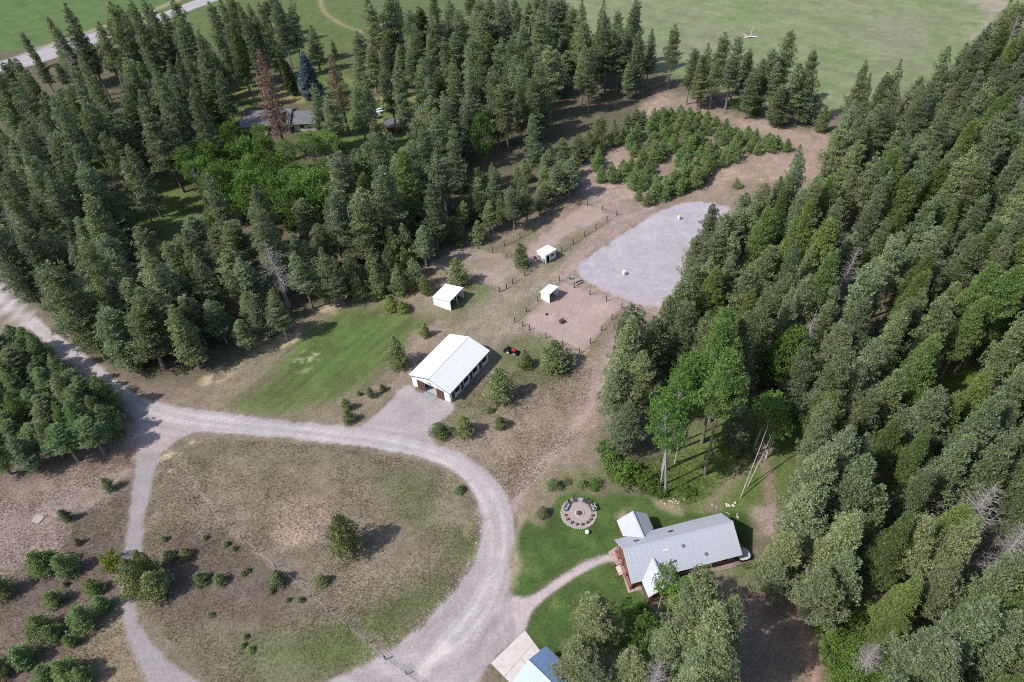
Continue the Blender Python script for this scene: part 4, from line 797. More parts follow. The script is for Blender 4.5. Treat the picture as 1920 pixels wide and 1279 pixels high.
def fire_pit():
    c = np.array((9.32, 63.85)); R = 2.95
    pt = MB().prism([(c[0] + (R + .05 * math.sin(5 * a)) * math.cos(a), c[1] + (R + .05 * math.sin(5 * a)) * math.sin(a)) for a in np.linspace(0, 2 * math.pi, 56, endpoint=False)], -.03, .035).build('fire_pit_patio', mat('patio_gravel', (.33, .275, .265), .95, .18, 6, bump=.3)); tag(pt, kind='structure')
    for k in range(54):
        a = 2 * math.pi * k / 54; s = rock('edging_stone', (c[0] + R * math.cos(a), c[1] + R * math.sin(a), 0), random.uniform(.13, .2), STONE, parent=pt)
    f = empty('fire_ring', (c[0] + .15, c[1] - .05, .035)); tag(f, 'round stone fire ring with charred logs in the middle of the patio', 'fire pit')
    for k in range(16): rock('ring_stone', (.68 * math.cos(k * math.pi / 8), .68 * math.sin(k * math.pi / 8), 0), random.uniform(.15, .2), STONE, parent=f)
    MB().prism([(.5 * math.cos(a), .5 * math.sin(a)) for a in np.linspace(0, 2 * math.pi, 16, endpoint=False)], 0, .05).build('ash_bed', mat('ash', (.10, .09, .09), .95, .4, 8), f)
    for k in range(3): MB().tube([(.32 * math.cos(k * 2.1), .32 * math.sin(k * 2.1), .08), (-.32 * math.cos(k * 2.1 + .4), -.32 * math.sin(k * 2.1 + .4), .2)], .06, 7).build('log', mat('charred_wood', (.05, .04, .035), .9), f)
    def chair(a, rad, label, m):
        ch = empty('garden_chair', (c[0] + rad * math.cos(a), c[1] + rad * math.sin(a), .035), a + math.pi); ch.scale = (.82,) * 3   # faces the fire (+x local)
        for k in range(4): MB().box((-.16 + k * .13, 0, .36 + k * .02), (.11, .5, .03)).build('seat_slat', m, ch)
        for k in range(4): MB().box((-.32 - .06, -.19 + k * .127, .68), (.03, .11, .72), ry=-.35).build('back_slat', m, ch)
        for s in (-1, 1):
            MB().box((.0, s * .3, .56), (.62, .1, .03)).build('armrest', m, ch)
            for x in (-.22, .27): MB().box((x, s * .27, .28), (.06, .05, .55)).build('leg', m, ch)
        tag(ch, label, 'chair', 'chairs around the fire pit'); return ch
    DK = mat('dark_chair_wood', (.055, .045, .045), .7, .2, 5)
    words = ['nearest the house wing', 'second counting anticlockwise from the house wing', 'third counting anticlockwise from the house wing', 'fourth counting anticlockwise from the house wing', 'at the top of the circle', 'between the top chair and the grey bench']
    for (a, wd) in zip((.12, .42, .75, 1.05, 1.75, 2.15), words): chair(a, 2.35, 'dark wooden chair on the fire pit patio, ' + wd, DK)
    wd2 = ['first counting clockwise from the grey bench', 'second counting clockwise from the grey bench', 'third counting clockwise from the grey bench', 'fourth counting clockwise from the grey bench', 'fifth counting clockwise from the grey bench', 'sixth counting clockwise from the grey bench', 'seventh counting clockwise from the grey bench', 'last before the chair nearest the house']
    rot = [-2.85, -2.55, -2.2, -1.75, -1.35, -.95, -.6, -.25]
    # anticlockwise in plan from the bench at 155 degrees, seen from above = the lower side of the circle
    for a, wd in zip([3.3, 3.65, 4.05, 4.45, 4.85, 5.25, 5.6, 5.95], ['next after the grey bench', 'second after the grey bench', 'third after the grey bench', 'fourth after the grey bench', 'fifth after the grey bench', 'sixth after the grey bench', 'seventh after the grey bench', 'eighth after the grey bench']):
        st = empty('log_stump', (c[0] + 2.3 * math.cos(a), c[1] + 2.3 * math.sin(a), .035), a); rr = random.uniform(.17, .23); hh = random.uniform(.35, .45)
        MB().tube([(0, 0, 0), (0, 0, hh * .5), (0, 0, hh)], [rr * 1.08, rr, rr], 10).build('bark', BROWN, st); MB().tube([(0, 0, hh), (0, 0, hh + .012)], [rr * .86, rr * .84], 10).build('cut_top', mat('cut_wood', (.20, .13, .10), .8), st)
        tag(st, 'log stump seat on lower side of fire pit circle, ' + wd, 'stump', 'stump seats around the fire pit')
    for a, rad, lab, m in ((2.62, 2.2, 'grey slatted bench on the fire pit patio, far side from the house', mat('grey_bench', (.28, .27, .30), .7)), (-.02 + .28, 2.62, 'pale grey low bench at the house side rim of the fire pit patio', mat('pale_bench', (.40, .40, .45), .7))):
        b = empty('bench', (c[0] + rad * math.cos(a), c[1] + rad * math.sin(a), .035), a + math.pi)
        for k in range(4): MB().box((-.2 + k * .14, 0, .42), (.12, 1.3, .04)).build('seat_slat', m, b)
        for k in range(3): MB().box((-.32, 0, .58 + k * .14), (.035, 1.3, .11)).build('back_slat', m, b)
        for s in (-1, 1): MB().box((0, s * .58, .22), (.5, .07, .42)).box((-.3, s * .58, .62), (.05, .06, .5)).build('end_frame', BLACK, b)
        tag(b, lab, 'bench')
fire_pit()

# ------------------------------------------------------------------ fences: every post its own part
def fence(name, pts, label, h=1.5, wires=3, r=.11, gates=(), closed=False, rail=None, pm=POSTW):
    P = [G(*p) for p in pts]; e = empty(name, tuple(P[0])); tag(e, label, 'fence'); L = [p - P[0] for p in P]
    pb = MB().tube([(0, 0, -.1), (0, 0, h * .5), (0, 0, h)], [r * 1.05, r, r * .92], 8); me = mesh('post', pb.v, pb.f, pm)
    for q in L:
        o = link(bpy.data.objects.new('post', me), e); o.location = tuple(q); o.rotation_euler = (random.uniform(-.04, .04), random.uniform(-.04, .04), random.random() * 6); o.scale = (1, 1, random.uniform(.93, 1.05))
    seg = list(zip(L[:-1], L[1:])) + ([(L[-1], L[0])] if closed else [])
    runs = [s for i, s in enumerate(seg) if i not in gates]
    for k in range(wires):
        z = h * (.3 + .62 * k / max(1, wires - 1)); mb = MB()
        for a, b in runs:
            m_ = (a + b) / 2; mb.tube([a + [0, 0, z], m_ + [0, 0, z - .04], b + [0, 0, z]],   .022 if not rail else rail, 4, False)
        mb.build('wire' if not rail else 'rail', WIRE if not rail else pm, e)
    for i in gates:
        a, b = seg[i]; d = b - a; g = MB().tube([a + d * .06 + [0, 0, .25], a + d * .06 + [0, 0, 1.2], a + d * .94 + [0, 0, 1.2], a + d * .94 + [0, 0, .25], a + d * .06 + [0, 0, .25]], .03, 6).build('gate', METAL, e)
        for z in (.5, .72, .95): MB().tube([a + d * .06 + [0, 0, z], a + d * .94 + [0, 0, z]], .018, 5).build('gate_bar', METAL, g)
    return e
fence('paddock_fence', [(965, 604), (980.5, 612), (993, 619), (1024, 633.7), (1055, 648), (1086, 663), (1107, 644), (1128, 620), (1147, 599), (1166, 578), (1137, 565), (1106, 553), (1076.6, 540), (1049, 527.5), (1031, 544), (1008, 565), (987, 585)],
      'post and wire fence enclosing the pink paddock with the small open shelter', gates=(0,), closed=True)
fence('paddock_fence', [(936, 548), (950, 541), (961, 532), (984, 517), (1020, 494), (1053, 472), (1075, 458), (1096, 443), (1117, 429), (1138, 415), (1156, 403.5), (1129, 394), (1101, 385.5), (1073, 380), (1055, 390), (1033, 404), (1006, 430), (975, 447), (946, 462)],
      'long post and wire fence along the track beside the gravel arena', gates=(0,))
fence('paddock_fence', [(984, 517), (968, 501), (950, 484), (924, 475), (897, 467), (872, 459.5), (846, 470), (822, 484), (806, 498.6), (831, 508), (860, 520), (898, 534), (936, 548)], 'fence round the weedy paddock behind the largest white shelter', gates=())
fence('pasture_fence', [(340, 914), (358, 937), (370, 940 + 6), (398, 962), (427, 986), (455, 1012), (485, 1036), (518, 1064), (550, 1089), (585, 1119), (618, 1147), (654, 1178), (690, 1207), (723, 1237)], 'post and wire fence crossing the loop pasture diagonally', h=1.45, r=.085)
fence('entry_fence', [(723, 1237), (763, 1265), (800, 1292)], 'short fence with open wires on the gravel near the concrete pad', h=1.2, r=.08)
fence('rail_fence', [(266, 122), (290, 114), (312, 112), (334, 122)], 'pale rail fence beside the cabin near the highway', h=1.2, wires=2, rail=.05, pm=mat('pale_rail', (.45, .43, .42), .8))

# highway: stripes, guard rail, car
hw = smooth_poly(XY([(-60, 137), (-10, 130), (60, 110), (112, 92), (220, 57), (300, 33), (348, 15), (405, -7), (475, -40)]), 4, False)
def stripe(off, wd, name, m, dash=None):
    mb = MB(); acc = 0
    for a, b in zip(hw[:-1], hw[1:]):
        d = b - a; L_ = np.linalg.norm(d); d /= L_; nn = np.array((-d[1], d[0])); p, q = a + nn * off, b + nn * off
        mb.add([(*(p - nn * wd), .005), (*(q - nn * wd), .005), (*(q + nn * wd), .005), (*(p + nn * wd), .005)], [(0, 1, 2, 3)])
    tag(mb.build(name, m), kind='structure')
hw_w = 4.2
stripe(0, .12, 'centre_line', mat('yellow_road_paint', (.62, .48, .12), .8)); stripe(hw_w - .8, .09, 'edge_line', mat('white_road_paint', (.75, .75, .74), .8)); stripe(-hw_w + .8, .09, 'edge_line', MATS['white_road_paint'])
def car(px, py, rz, body_m, label):
    c = empty('car', G(px, py), rz); prof = [(-2.2, .35), (-2.25, .75), (-2.0, .95), (-1.5, 1.0), (-.95, 1.45), (.5, 1.48), (1.2, 1.0), (2.0, .88), (2.25, .65), (2.2, .35)]
    hwid = .88; V = [(x, s * (hwid if z < 1.1 else .68), z) for s in (-1, 1) for x, z in prof]; n = len(prof)
    MB().add(V, [tuple(range(n)), tuple(range(n, 2 * n))[::-1]] + [(i, n + i, n + (i + 1) % n, (i + 1) % n) for i in range(n)]).build('body', body_m, c)
    MB().slab([(.55, -.66, 1.5), (1.17, -.8, 1.05), (1.17, .8, 1.05), (.55, .66, 1.5)], .02).build('windscreen', GLASS, c); MB().slab([(-1.0, -.66, 1.47), (-1.46, -.8, 1.05), (-1.46, .8, 1.05), (-1.0, .66, 1.47)], .02).build('rear_window', GLASS, c)
    for s in (-1, 1):
        MB().add([(-.95, s * .7, 1.42), (.45, s * .7, 1.44), (1.05, s * .885, 1.05), (-1.35, s * .885, 1.05)], [(0, 1, 2, 3)]).build('side_window', GLASS, c)
        for x in (-1.35, 1.4): wheel(c, (x, s * .8, .33), .33, .22, METAL)
        MB().box((2.2, s * .6, .7), (.08, .35, .14)).build('headlight', WHITE, c); MB().box((-2.22, s * .62, .75), (.06, .3, .14)).build('tail_light', mat('red_lens', (.4, .02, .02), .3), c)
    tag(c, label, 'car')
car(276, 33, math.radians(26), mat('dark_blue_car_paint', (.04, .06, .12), .25, .05, 2), 'dark blue car driving on the highway between tall pines')
car(284, 25.5, math.radians(206), mat('white_car_paint', (.75, .76, .78), .25, .03, 2), 'white car on the far lane of the highway between tall pines')

# bleached fallen snag in the far meadow
s = empty('fallen_snag', G(1407, 71)); MB().tube([(-2.5, 0, .25), (0, .2, .4), (2.6, -.3, .3)], [.3, .28, .12], 7).build('trunk', mat('bleached_wood', (.60, .58, .56), .85, .12, 3), s)
for q in ([(0, .1, .4), (.3, .6, 2.2), (.9, .7, 4.2)], [(-1.2, 0, .4), (-2.0, 1.2, .9), (-2.4, 2.0, 1.2)], [(1, -.1, .4), (1.6, -1.2, .6), (2.3, -1.6, .5)]): MB().tube(q, [.14, .1, .03], 6).build('limb', MATS['bleached_wood'], s)
tag(s, 'bleached fallen snag with one raised limb in the far pale meadow', 'fallen tree')

# ------------------------------------------------------------------ vegetation meshes
def leaf_material(name, c1, c2, trans=.25, rough=.5, spec=.35):
    m = bpy.data.materials.new(name); m.use_nodes = True; n = m.node_tree; L = n.links; b = n.nodes['Principled BSDF']; out = n.nodes['Material Output']
    b.inputs['Roughness'].default_value = rough; b.inputs['Specular IOR Level'].default_value = spec
    a = n.nodes.new('ShaderNodeAttribute'); a.attribute_name = 'tint'; oi = n.nodes.new('ShaderNodeObjectInfo')
    r = n.nodes.new('ShaderNodeValToRGB'); r.color_ramp.elements[0].color = (*c1, 1); r.color_ramp.elements[1].color = (*c2, 1); L.new(a.outputs['Fac'], r.inputs[0])
    mx = n.nodes.new('ShaderNodeMix'); mx.data_type = 'RGBA'; mx.blend_type = 'MULTIPLY'; mx.inputs['Factor'].default_value = 1
    L.new(r.outputs[0], mx.inputs['A']); L.new(oi.outputs['Color'], mx.inputs['B'])
    L.new(mx.outputs['Result'], b.inputs['Base Color'])
    t = n.nodes.new('ShaderNodeBsdfTranslucent'); L.new(mx.outputs['Result'], t.inputs['Color'])
    ms = n.nodes.new('ShaderNodeMixShader'); ms.inputs[0].default_value = trans; L.new(b.outputs[0], ms.inputs[1]); L.new(t.outputs[0], ms.inputs[2]); L.new(ms.outputs[0], out.inputs['Surface'])
    return m
LF = {'pine': leaf_material('pine_needles', (.086, .118, .058), (.295, .350, .190)), 'young': leaf_material('young_needles', (.105, .140, .058), (.315, .365, .170)), 'fir': leaf_material('fir_needles', (.072, .108, .052), (.258, .322, .162)), 'larch': leaf_material('light_needles', (.095, .150, .048), (.235, .31, .105), .35),
      'broad': leaf_material('broad_leaves', (.085, .165, .034), (.20, .32, .075), .4), 'rust': leaf_material('rusty_needles', (.15, .085, .065), (.36, .23, .17), .2), 'blue': leaf_material('blue_spruce_needles', (.055, .080, .090), (.13, .165, .175), .15), 'cedar': leaf_material('cedar_sprays', (.075, .095, .042), (.15, .175, .08), .2)}
BARKM = mat('pine_bark', (.20, .16, .14), .95, .4, 5, bump=.6); GREYB = mat('grey_dead_bark', (.30, .27, .265), .95, .3, 5, bump=.5); BIRCH = mat('birch_bark', (.36, .335, .32), .8, .35, 4, bump=.2)
def unit(v): return v / (np.linalg.norm(v, axis=-1, keepdims=True) + 1e-9)
def blades(R, cen, dirs, K, L, W, bias=.8, flat=1.0, tint=None):
    """K small leaf-sized faces round each tuft centre"""
    N = len(cen); d = R.normal(size=(N, K, 3)); d[..., 2] *= flat; d = unit(unit(d) + bias * dirs[:, None])
    s = unit(np.cross(d, R.normal(size=(N, K, 3)))); l = L * R.uniform(.65, 1.15, (N, K, 1)); c = cen[:, None] + d * l * .08
    V = np.stack([c, c + d * l + s * W, c + d * l - s * W], 2).reshape(-1, 3)
    tv = (tint if tint is not None else R.uniform(0, 1, N))[:, None] * .7 + R.uniform(0, .3, (N, K))
    return V, np.repeat(tv.ravel(), 3)
def tri_mesh(name, V, tint, m):
    n = len(V) // 3; me = bpy.data.meshes.new(name); me.vertices.add(len(V)); me.vertices.foreach_set('co', V.astype(np.float32).ravel())
    me.loops.add(len(V)); me.loops.foreach_set('vertex_index', np.arange(len(V), dtype=np.int32)); me.polygons.add(n); me.polygons.foreach_set('loop_start', np.arange(0, n * 3, 3, dtype=np.int32)); me.polygons.foreach_set('loop_total', np.full(n, 3, np.int32))
    me.update(calc_edges=True); a = me.attributes.new('tint', 'FLOAT', 'POINT'); a.data.foreach_set('value', tint.astype(np.float32)); me.materials.append(m); return me
def twig_tris(b0, b1, w):
    """thin three-sided twigs from b0 to b1"""
    d = unit(b1 - b0); s = unit(np.cross(d, np.array([.3, .2, 1.0]))); u = np.cross(d, s); w = np.asarray(w)[:, None]
    A, B, Cc = b0 + s * w, b0 - .5 * s * w + .87 * u * w, b0 - .5 * s * w - .87 * u * w
    return np.stack([A, B, b1, B, Cc, b1, Cc, A, b1], 1).reshape(-1, 3)
def conifer(seed, H, cb, R0, kind):
    R = np.random.default_rng(seed); P = dict(
        pine=dict(step=.66, nb=6, K=17, L=.42, W=.066, sp=.70, lat=.58, up0=-.08, up1=.75, jit=.48, bias=.3, flat=1.0, p=(.6, .9, .7, .8)[seed % 4], curve=.18),
        young=dict(step=.40, nb=5, K=14, L=.32, W=.050, sp=.48, lat=.42, up0=.05, up1=.9, jit=.42, bias=.6, flat=1.0, p=.95, curve=.2),
        fir=dict(step=.72, nb=6, K=14, L=.42, W=.062, sp=.58, lat=.54, up0=-.25, up1=.45, jit=.45, bias=.6, flat=.6, p=(.62, .8, .7, .9, .75)[seed % 5], curve=.02),
        larch=dict(step=.50, nb=6, K=12, L=.46, W=.060, sp=.42, lat=.44, up0=-.15, up1=.55, jit=.28, bias=.5, flat=.8, p=.85, curve=.05),
        rust=dict(step=.55, nb=5, K=8, L=.40, W=.070, sp=.55, lat=.34, up0=-.15, up1=.6, jit=.35, bias=.5, flat=1.0, p=.85, curve=.1),
        blue=dict(step=.38, nb=8, K=10, L=.45, W=.085, sp=.40, lat=.40, up0=-.1, up1=.4, jit=.12, bias=.9, flat=.5, p=1.0, curve=.0),
        cedar=dict(step=.30, nb=7, K=9, L=.38, W=.080, sp=.40, lat=.24, up0=.6, up1=1.2, jit=.15, bias=.7, flat=1.0, p=.5, curve=.1),
        bare=dict(step=.55, nb=5, K=0, L=0, W=0, sp=.5, lat=.5, up0=-.2, up1=.7, jit=.4, bias=0, flat=1, p=.8, curve=.1))[kind]
    ph = R.uniform(0, 6.28, 3); bend = lambda z: np.stack([.25 * np.sin(z / H * 2.2 + ph[0]) * z / H * 1.2, .25 * np.sin(z / H * 1.9 + ph[1]) * z / H * 1.2, z], -1)
    cen, dr, tn, b0s, b1s, bw = [], [], [], [], [], []; z = cb; az = R.uniform(0, 6.28)
    lump = R.uniform(0, 6.28, 4)
    while z < H - .12:
        t = (z - cb) / (H - cb); base = max(0, 1 - t) ** P['p'] * (.62 + .38 * min(1, t / .18)) + .05
        for k in range(P['nb'] if t < .9 else 4):
            az += 2.4 + R.normal() * .3
            if kind in ('pine', 'rust', 'bare') and R.random() < .13: continue
            side = 1 + .16 * math.sin(az * 2 + lump[0] + z * .25) + .16 * math.sin(z * .9 + lump[1] + az)
            L = R0 * base * side * R.uniform(1 - P['jit'], 1 + P['jit'] * .5)
            if L < .15: L = .15
            up = P['up0'] + (P['up1'] - P['up0']) * t + R.normal() * .1; zz = z + R.uniform(-.5, .5) * P['step']
            d = np.array([math.cos(az) * math.cos(up), math.sin(az) * math.cos(up), math.sin(up)]); sd = np.array([-math.sin(az), math.cos(az), 0])
            o = bend(np.array(zz)); n = max(1, int(L * .75 / P['sp']) + 1); s = (np.linspace(.28, 1, n) if n > 1 else np.array([.9])) * L
            c = o + d * s[:, None]; c[:, 2] += P['curve'] * L * (s / L) ** 2
            b0s.append(o); tip = c[-1]; b1s.append(tip); bw.append(.018 + .016 * L)
            tw = R.uniform(0, 1)
            lat = P['lat'] * (1 - .45 * s / L) * min(1, L / 1.2) * 2.0
            for q in (-1, 0, 1):
                if q and n < 2: continue
                cc = c + q * sd * (lat * R.uniform(.55, 1.1, n))[:, None] + R.normal(size=(n, 3)) * .09
                if q and kind == 'bare': b0s += list(c - d * .2); b1s += list(cc + d * .3); bw += [.02] * n
                cen.append(cc); dd = unit(d + q * sd * .6 + np.array([0, 0, .35 if kind in ('pine', 'young') else .05])); dr.append(np.repeat(dd[None], n, 0)); tn.append(np.clip(tw * .6 + R.uniform(0, .4, n), 0, 1))
        z += P['step'] * R.uniform(.75, 1.25) * (1 if t < .8 else .7)
    top = bend(np.array([H - .25, H - .05, H])); cen.append(top); dr.append(np.repeat([[0, 0, 1.0]], 3, 0)); tn.append(np.full(3, .6))
    cen, dr, tn = np.concatenate(cen), np.concatenate(dr), np.concatenate(tn)
    if kind in ('pine', 'rust'):                           # dead twigs below the living crown
        for _ in range(14):
            zz = R.uniform(cb * .55, cb); a = R.uniform(0, 6.28); L = R.uniform(.6, 1.8); o = bend(np.array(zz)); b0s.append(o); b1s.append(o + np.array([math.cos(a) * L, math.sin(a) * L, R.uniform(-.4, .2)])); bw.append(.03)
    crown = None
    if P['K']:
        V, tt = blades(R, cen, dr, P['K'], P['L'], P['W'], P['bias'], P['flat'], tn)
        crown = tri_mesh('crown', V, tt, LF[{'pine': 'pine', 'young': 'young', 'fir': 'fir', 'larch': 'larch', 'rust': 'rust', 'blue': 'blue', 'cedar': 'cedar'}[kind]])
    zs = np.linspace(0, H * .985, 9); r0 = .0125 * H + .03
    mb = MB().tube([tuple(bend(np.array(q))) for q in zs], [max(.02, r0 * (1 - q / H) ** .8 * (1.25 if i == 0 else 1)) for i, q in enumerate(zs)], 7)
    tv = twig_tris(np.array(b0s), np.array(b1s), bw); k = len(mb.v); mb.v += [tuple(q) for q in tv]; mb.f += [(k + i, k + i + 1, k + i + 2) for i in range(0, len(tv), 3)]
    trunk = mesh('trunk', mb.v, mb.f, GREYB if kind == 'bare' else BARKM)
    return dict(H=H, R=R0, crown=crown, trunk=trunk)
def broadleaf(seed, H, cb, R0, stems=1, bark=None, n_cl=60, K=70, leaf=.17, narrow=1.0):
    R = np.random.default_rng(seed); mb = MB(); cen = []; bs, be, bw = [], [], []
    tops = []
    for sI in range(stems):
        a = R.uniform(0, 6.28); off = 0 if stems == 1 else R.uniform(.3, .9); x0, y0 = off * math.cos(a), off * math.sin(a); ln = R.normal(size=2) * .04 * H
        pts = [(x0 + ln[0] * (q ** 1.5) + .08 * math.sin(5 * q + sI), y0 + ln[1] * (q ** 1.5) + .08 * math.cos(4 * q + sI), q * H * .93) for q in np.linspace(0, 1, 8)]
        rr = (.011 * H + .03) / (1 if stems == 1 else 1.25); mb.tube(pts, [max(.015, rr * (1 - q * .92)) for q in np.linspace(0, 1, 8)], 7); tops.append(pts)
    for k in range(n_cl):
        t = R.uniform(0, 1) ** .85; zc = cb + (H - cb) * t; prof = (math.sin(math.pi * min(1, .12 + .88 * (1 - t)) * .93) ** .7) * (1 if t < .85 else .75); a = R.uniform(0, 6.28); r = R0 * prof * R.uniform(.45, 1.0) ** .6 * narrow
        pts = tops[k % stems]; i = min(6, int(max(0, zc - .12 * H) / (H * .93) * 7)); o = np.array(pts[i]); c = np.array([o[0] + r * math.cos(a), o[1] + r * math.sin(a), zc]); cen.append(c)
        bs.append(o); be.append(c); bw.append(.012 + .012 * r)
    cen = np.array(cen); sub = cen[:, None] + R.normal(size=(n_cl, K // 7, 3)) * np.array([.42, .42, .30]) * (R0 / 2.6) ** .7; sub = sub.reshape(-1, 3)
    out = unit(sub - np.array([0, 0, (H + cb) / 2])) ; out[:, 2] += .5
    tn = np.clip(np.repeat(R.uniform(0, 1, n_cl), K // 7) * .6 + R.uniform(0, .4, len(sub)), 0, 1)
    V, tt = blades(R, sub, unit(out), 7, leaf * 1.7, leaf * .62, .4, 1.0, tn)
    tv = twig_tris(np.array(bs), np.array(be), bw); k = len(mb.v); mb.v += [tuple(q) for q in tv]; mb.f += [(k + i, k + i + 1, k + i + 2) for i in range(0, len(tv), 3)]
    return dict(H=H, R=R0, crown=tri_mesh('crown', V, tt, LF['broad']), trunk=mesh('trunk', mb.v, mb.f, bark or BARKM))
VAR = {'pine': [conifer(100 + i, 24, c, r, 'pine') for i, (c, r) in enumerate(((8, 3.6), (7, 3.3), (9, 3.4), (6, 3.7), (10, 3.1), (5, 3.3), (7.5, 3.9), (4.0, 3.5)))],
       'young': [conifer(200 + i, 6, .25, r, 'young') for i, r in enumerate((2.0, 1.9, 2.1, 1.7, 2.2))],
       'fir': [conifer(300 + i, 20, c, r, 'fir') for i, (c, r) in enumerate(((2, 3.1), (5, 2.8), (1, 3.0), (4, 2.7), (7, 3.2), (3, 3.4), (6, 2.9)))],
       'larch': [conifer(400 + i, 20, c, r, 'larch') for i, (c, r) in enumerate(((4, 3.4), (7, 3.2), (3, 3.5), (12.3, 3.2)))],
       'rust': [conifer(500 + i, 26, c, 2.9, 'rust') for i, c in enumerate((7, 8))], 'blue': [conifer(510, 14, .4, 3.0, 'blue')], 'cedar': [conifer(520, 13, .3, 1.8, 'cedar')],
       'bare': [conifer(530 + i, 20, 6, 2.6, 'bare') for i in range(2)],
       'birch': [broadleaf(600 + i, 16, 9.6, 2.6, s, BIRCH, 60, 84, .15) for i, s in enumerate((1, 2, 1, 3))],
       'leafy': [broadleaf(620 + i, 12, 2.5, 3.6, 1, BARKM, 90, 84, .2) for i in range(3)],
       'shrub': [broadleaf(640 + i, 2.2, .2, 1.6, 3, BARKM, 34, 70, .13) for i in range(4)]}
KIND = {'pine': ('pine_tree', 'pine'), 'young': ('young_pine', 'young pine'), 'fir': ('fir_tree', 'fir'), 'larch': ('larch_tree', 'larch'), 'rust': ('dead_pine', 'dead pine'), 'blue': ('spruce_tree', 'spruce'), 'cedar': ('cedar_tree', 'cedar'),
        'bare': ('bare_tree', 'bare tree'), 'birch': ('birch_tree', 'birch'), 'leafy': ('leafy_tree', 'leafy tree'), 'shrub': ('shrub', 'shrub')}
TREES = []
def plant(kind, P, h, r, tint=None, label=None, var=None, zone=None):
    vs = VAR[kind]; v = vs[var if var is not None else rng.integers(3 if kind == 'larch' else len(vs))]
    e = empty(KIND[kind][0], (P[0], P[1], 0), rng.uniform(0, 6.28)); e.scale = (r / v['R'], r / v['R'], h / v['H'])
    ln = (rng.normal() * .03, rng.normal() * .03); e.rotation_euler[0], e.rotation_euler[1] = ln
    o = link(bpy.data.objects.new('trunk', v['trunk']), e)
    if v['crown']:
        o = link(bpy.data.objects.new('crown', v['crown']), e)
        if tint is None:
            b = rng.uniform(.72, 1.3); wm = rng.uniform(-.6, .7); tint = (b * (1.03 + .11 * wm), b * 1.01, b * (.95 - .13 * wm))
        o.color = (*tint, 1)
    TREES.append(dict(e=e, kind=kind, P=np.array(P[:2]), h=h, r=r, label=label, zone=zone)); return e
def from_top(x, y, h): return G(x, y, h)
def inpoly(px, poly): return sdist(np.atleast_2d(np.array(px, float)), np.array(poly, float)) > 0

# single trees standing free (base pixel, height, crown radius)
YT = [(650, 1035, 9.5, 3.1), (748, 686, 8.2, 2.7), (860, 535, 7.6, 2.8), (781, 540, 8, 2.5), (800, 551, 5.5, 1.9), (978, 499, 6.6, 2.5), (735, 582, 4.5, 2.2), (756, 584, 3.0, 1.8), (797, 630, 3.7, 1.35), (935, 750, 8.6, 3.0), (1040, 690, 7.2, 3.9), (986, 687, 4.3, 1.8),
      (872, 812, 5, 2.2), (828, 817, 3.5, 2.0), (940, 801, 3.0, 1.5), (918, 773, 1.7, .75), (655, 791, 3.3, 1.4), (650, 768, 3.3, 1.2), (697, 744, 2.6, 1.0), (718, 733, 1.9, .8), (674, 741, 1.3, .55), (862, 922, 1.5, 1.1), (603, 1094, 2.2, 1.2), (523, 1092, 2.9, 1.55),
      (272, 1112, 8.4, 2.9), (303, 1110, 6.6, 2.6), (284, 1078, 7.0, 2.2), (380, 1092, 2.5, 1.45), (412, 1093, 2.2, 1.25), (322, 1046, 2.2, 1.3), (350, 1042, 2.0, 1.2), (130, 974, 3.2, 1.15), (208, 918, 3.2, 1.2), (147, 1020, 1.8, .8), (84, 1070, 5.2, 2.6), (133, 1073, 4.9, 2.2), (105, 1062, 4.2, 1.9),
      (8, 1115, 5.2, 2.4), (182, 1108, 3.2, 1.8), (197, 1138, 3.3, 1.75), (108, 1130, 3.4, 1.8), (160, 1172, 5.2, 2.6), (84, 1188, 4.6, 2.5), (108, 1196, 3.8, 1.9), (136, 1208, 2.6, 1.3), (50, 1240, 4.4, 2.3), (140, 1268, 5.0, 2.6), (90, 1272, 3.2, 1.9), (8, 1262, 4.4, 2.1), (165, 1275, 4, 2.0), (1380, 352, 2.8, 1.4), (1037, 915, 2.4, 1.3), (1088, 910, 1.6, 1.0), (1018, 965, 2.0, 1.2)]
for x, y, h, r in YT:
    tn = None
    if (x, y) in ((735, 582), (756, 584)): tn = (1.35, 1.25, .8)
    if x < 220 and y > 1000: tn = (rng.uniform(.85, 1.05), rng.uniform(.95, 1.15), rng.uniform(.75, .9)); r *= .9
    plant('young', G(x, y), h, r, tn)
plant('shrub', G(212, 1062), 2.8, 1.5, (1.5, 1.12, .55), 'round yellow-green bush at the edge of the gravel lane', 0)
plant('rust', G(541, 300), 33, 4.4, (1, 1, 1), 'tall dead pine with rusty red needles before the far charcoal roof', 0)
plant('rust', G(655, 252), 26, 3.8, (.85, 1.0, .85), 'half dead rusty-topped pine between charcoal roof and outbuilding', 1)
plant('blue', G(588, 186), 17, 4.0, (1.7, 1.7, 1.8), 'blue-grey spruce standing beside the far charcoal roof', 0)
plant('cedar', G(553, 178), 16, 2.4, (1.2, 1.2, 1.1), 'slim columnar cedar beside the blue-grey spruce', 0)
plant('fir', from_top(600, 183, 17) , 17, 2.8, None, 'pointed green fir overlapping the right end of the charcoal roof')
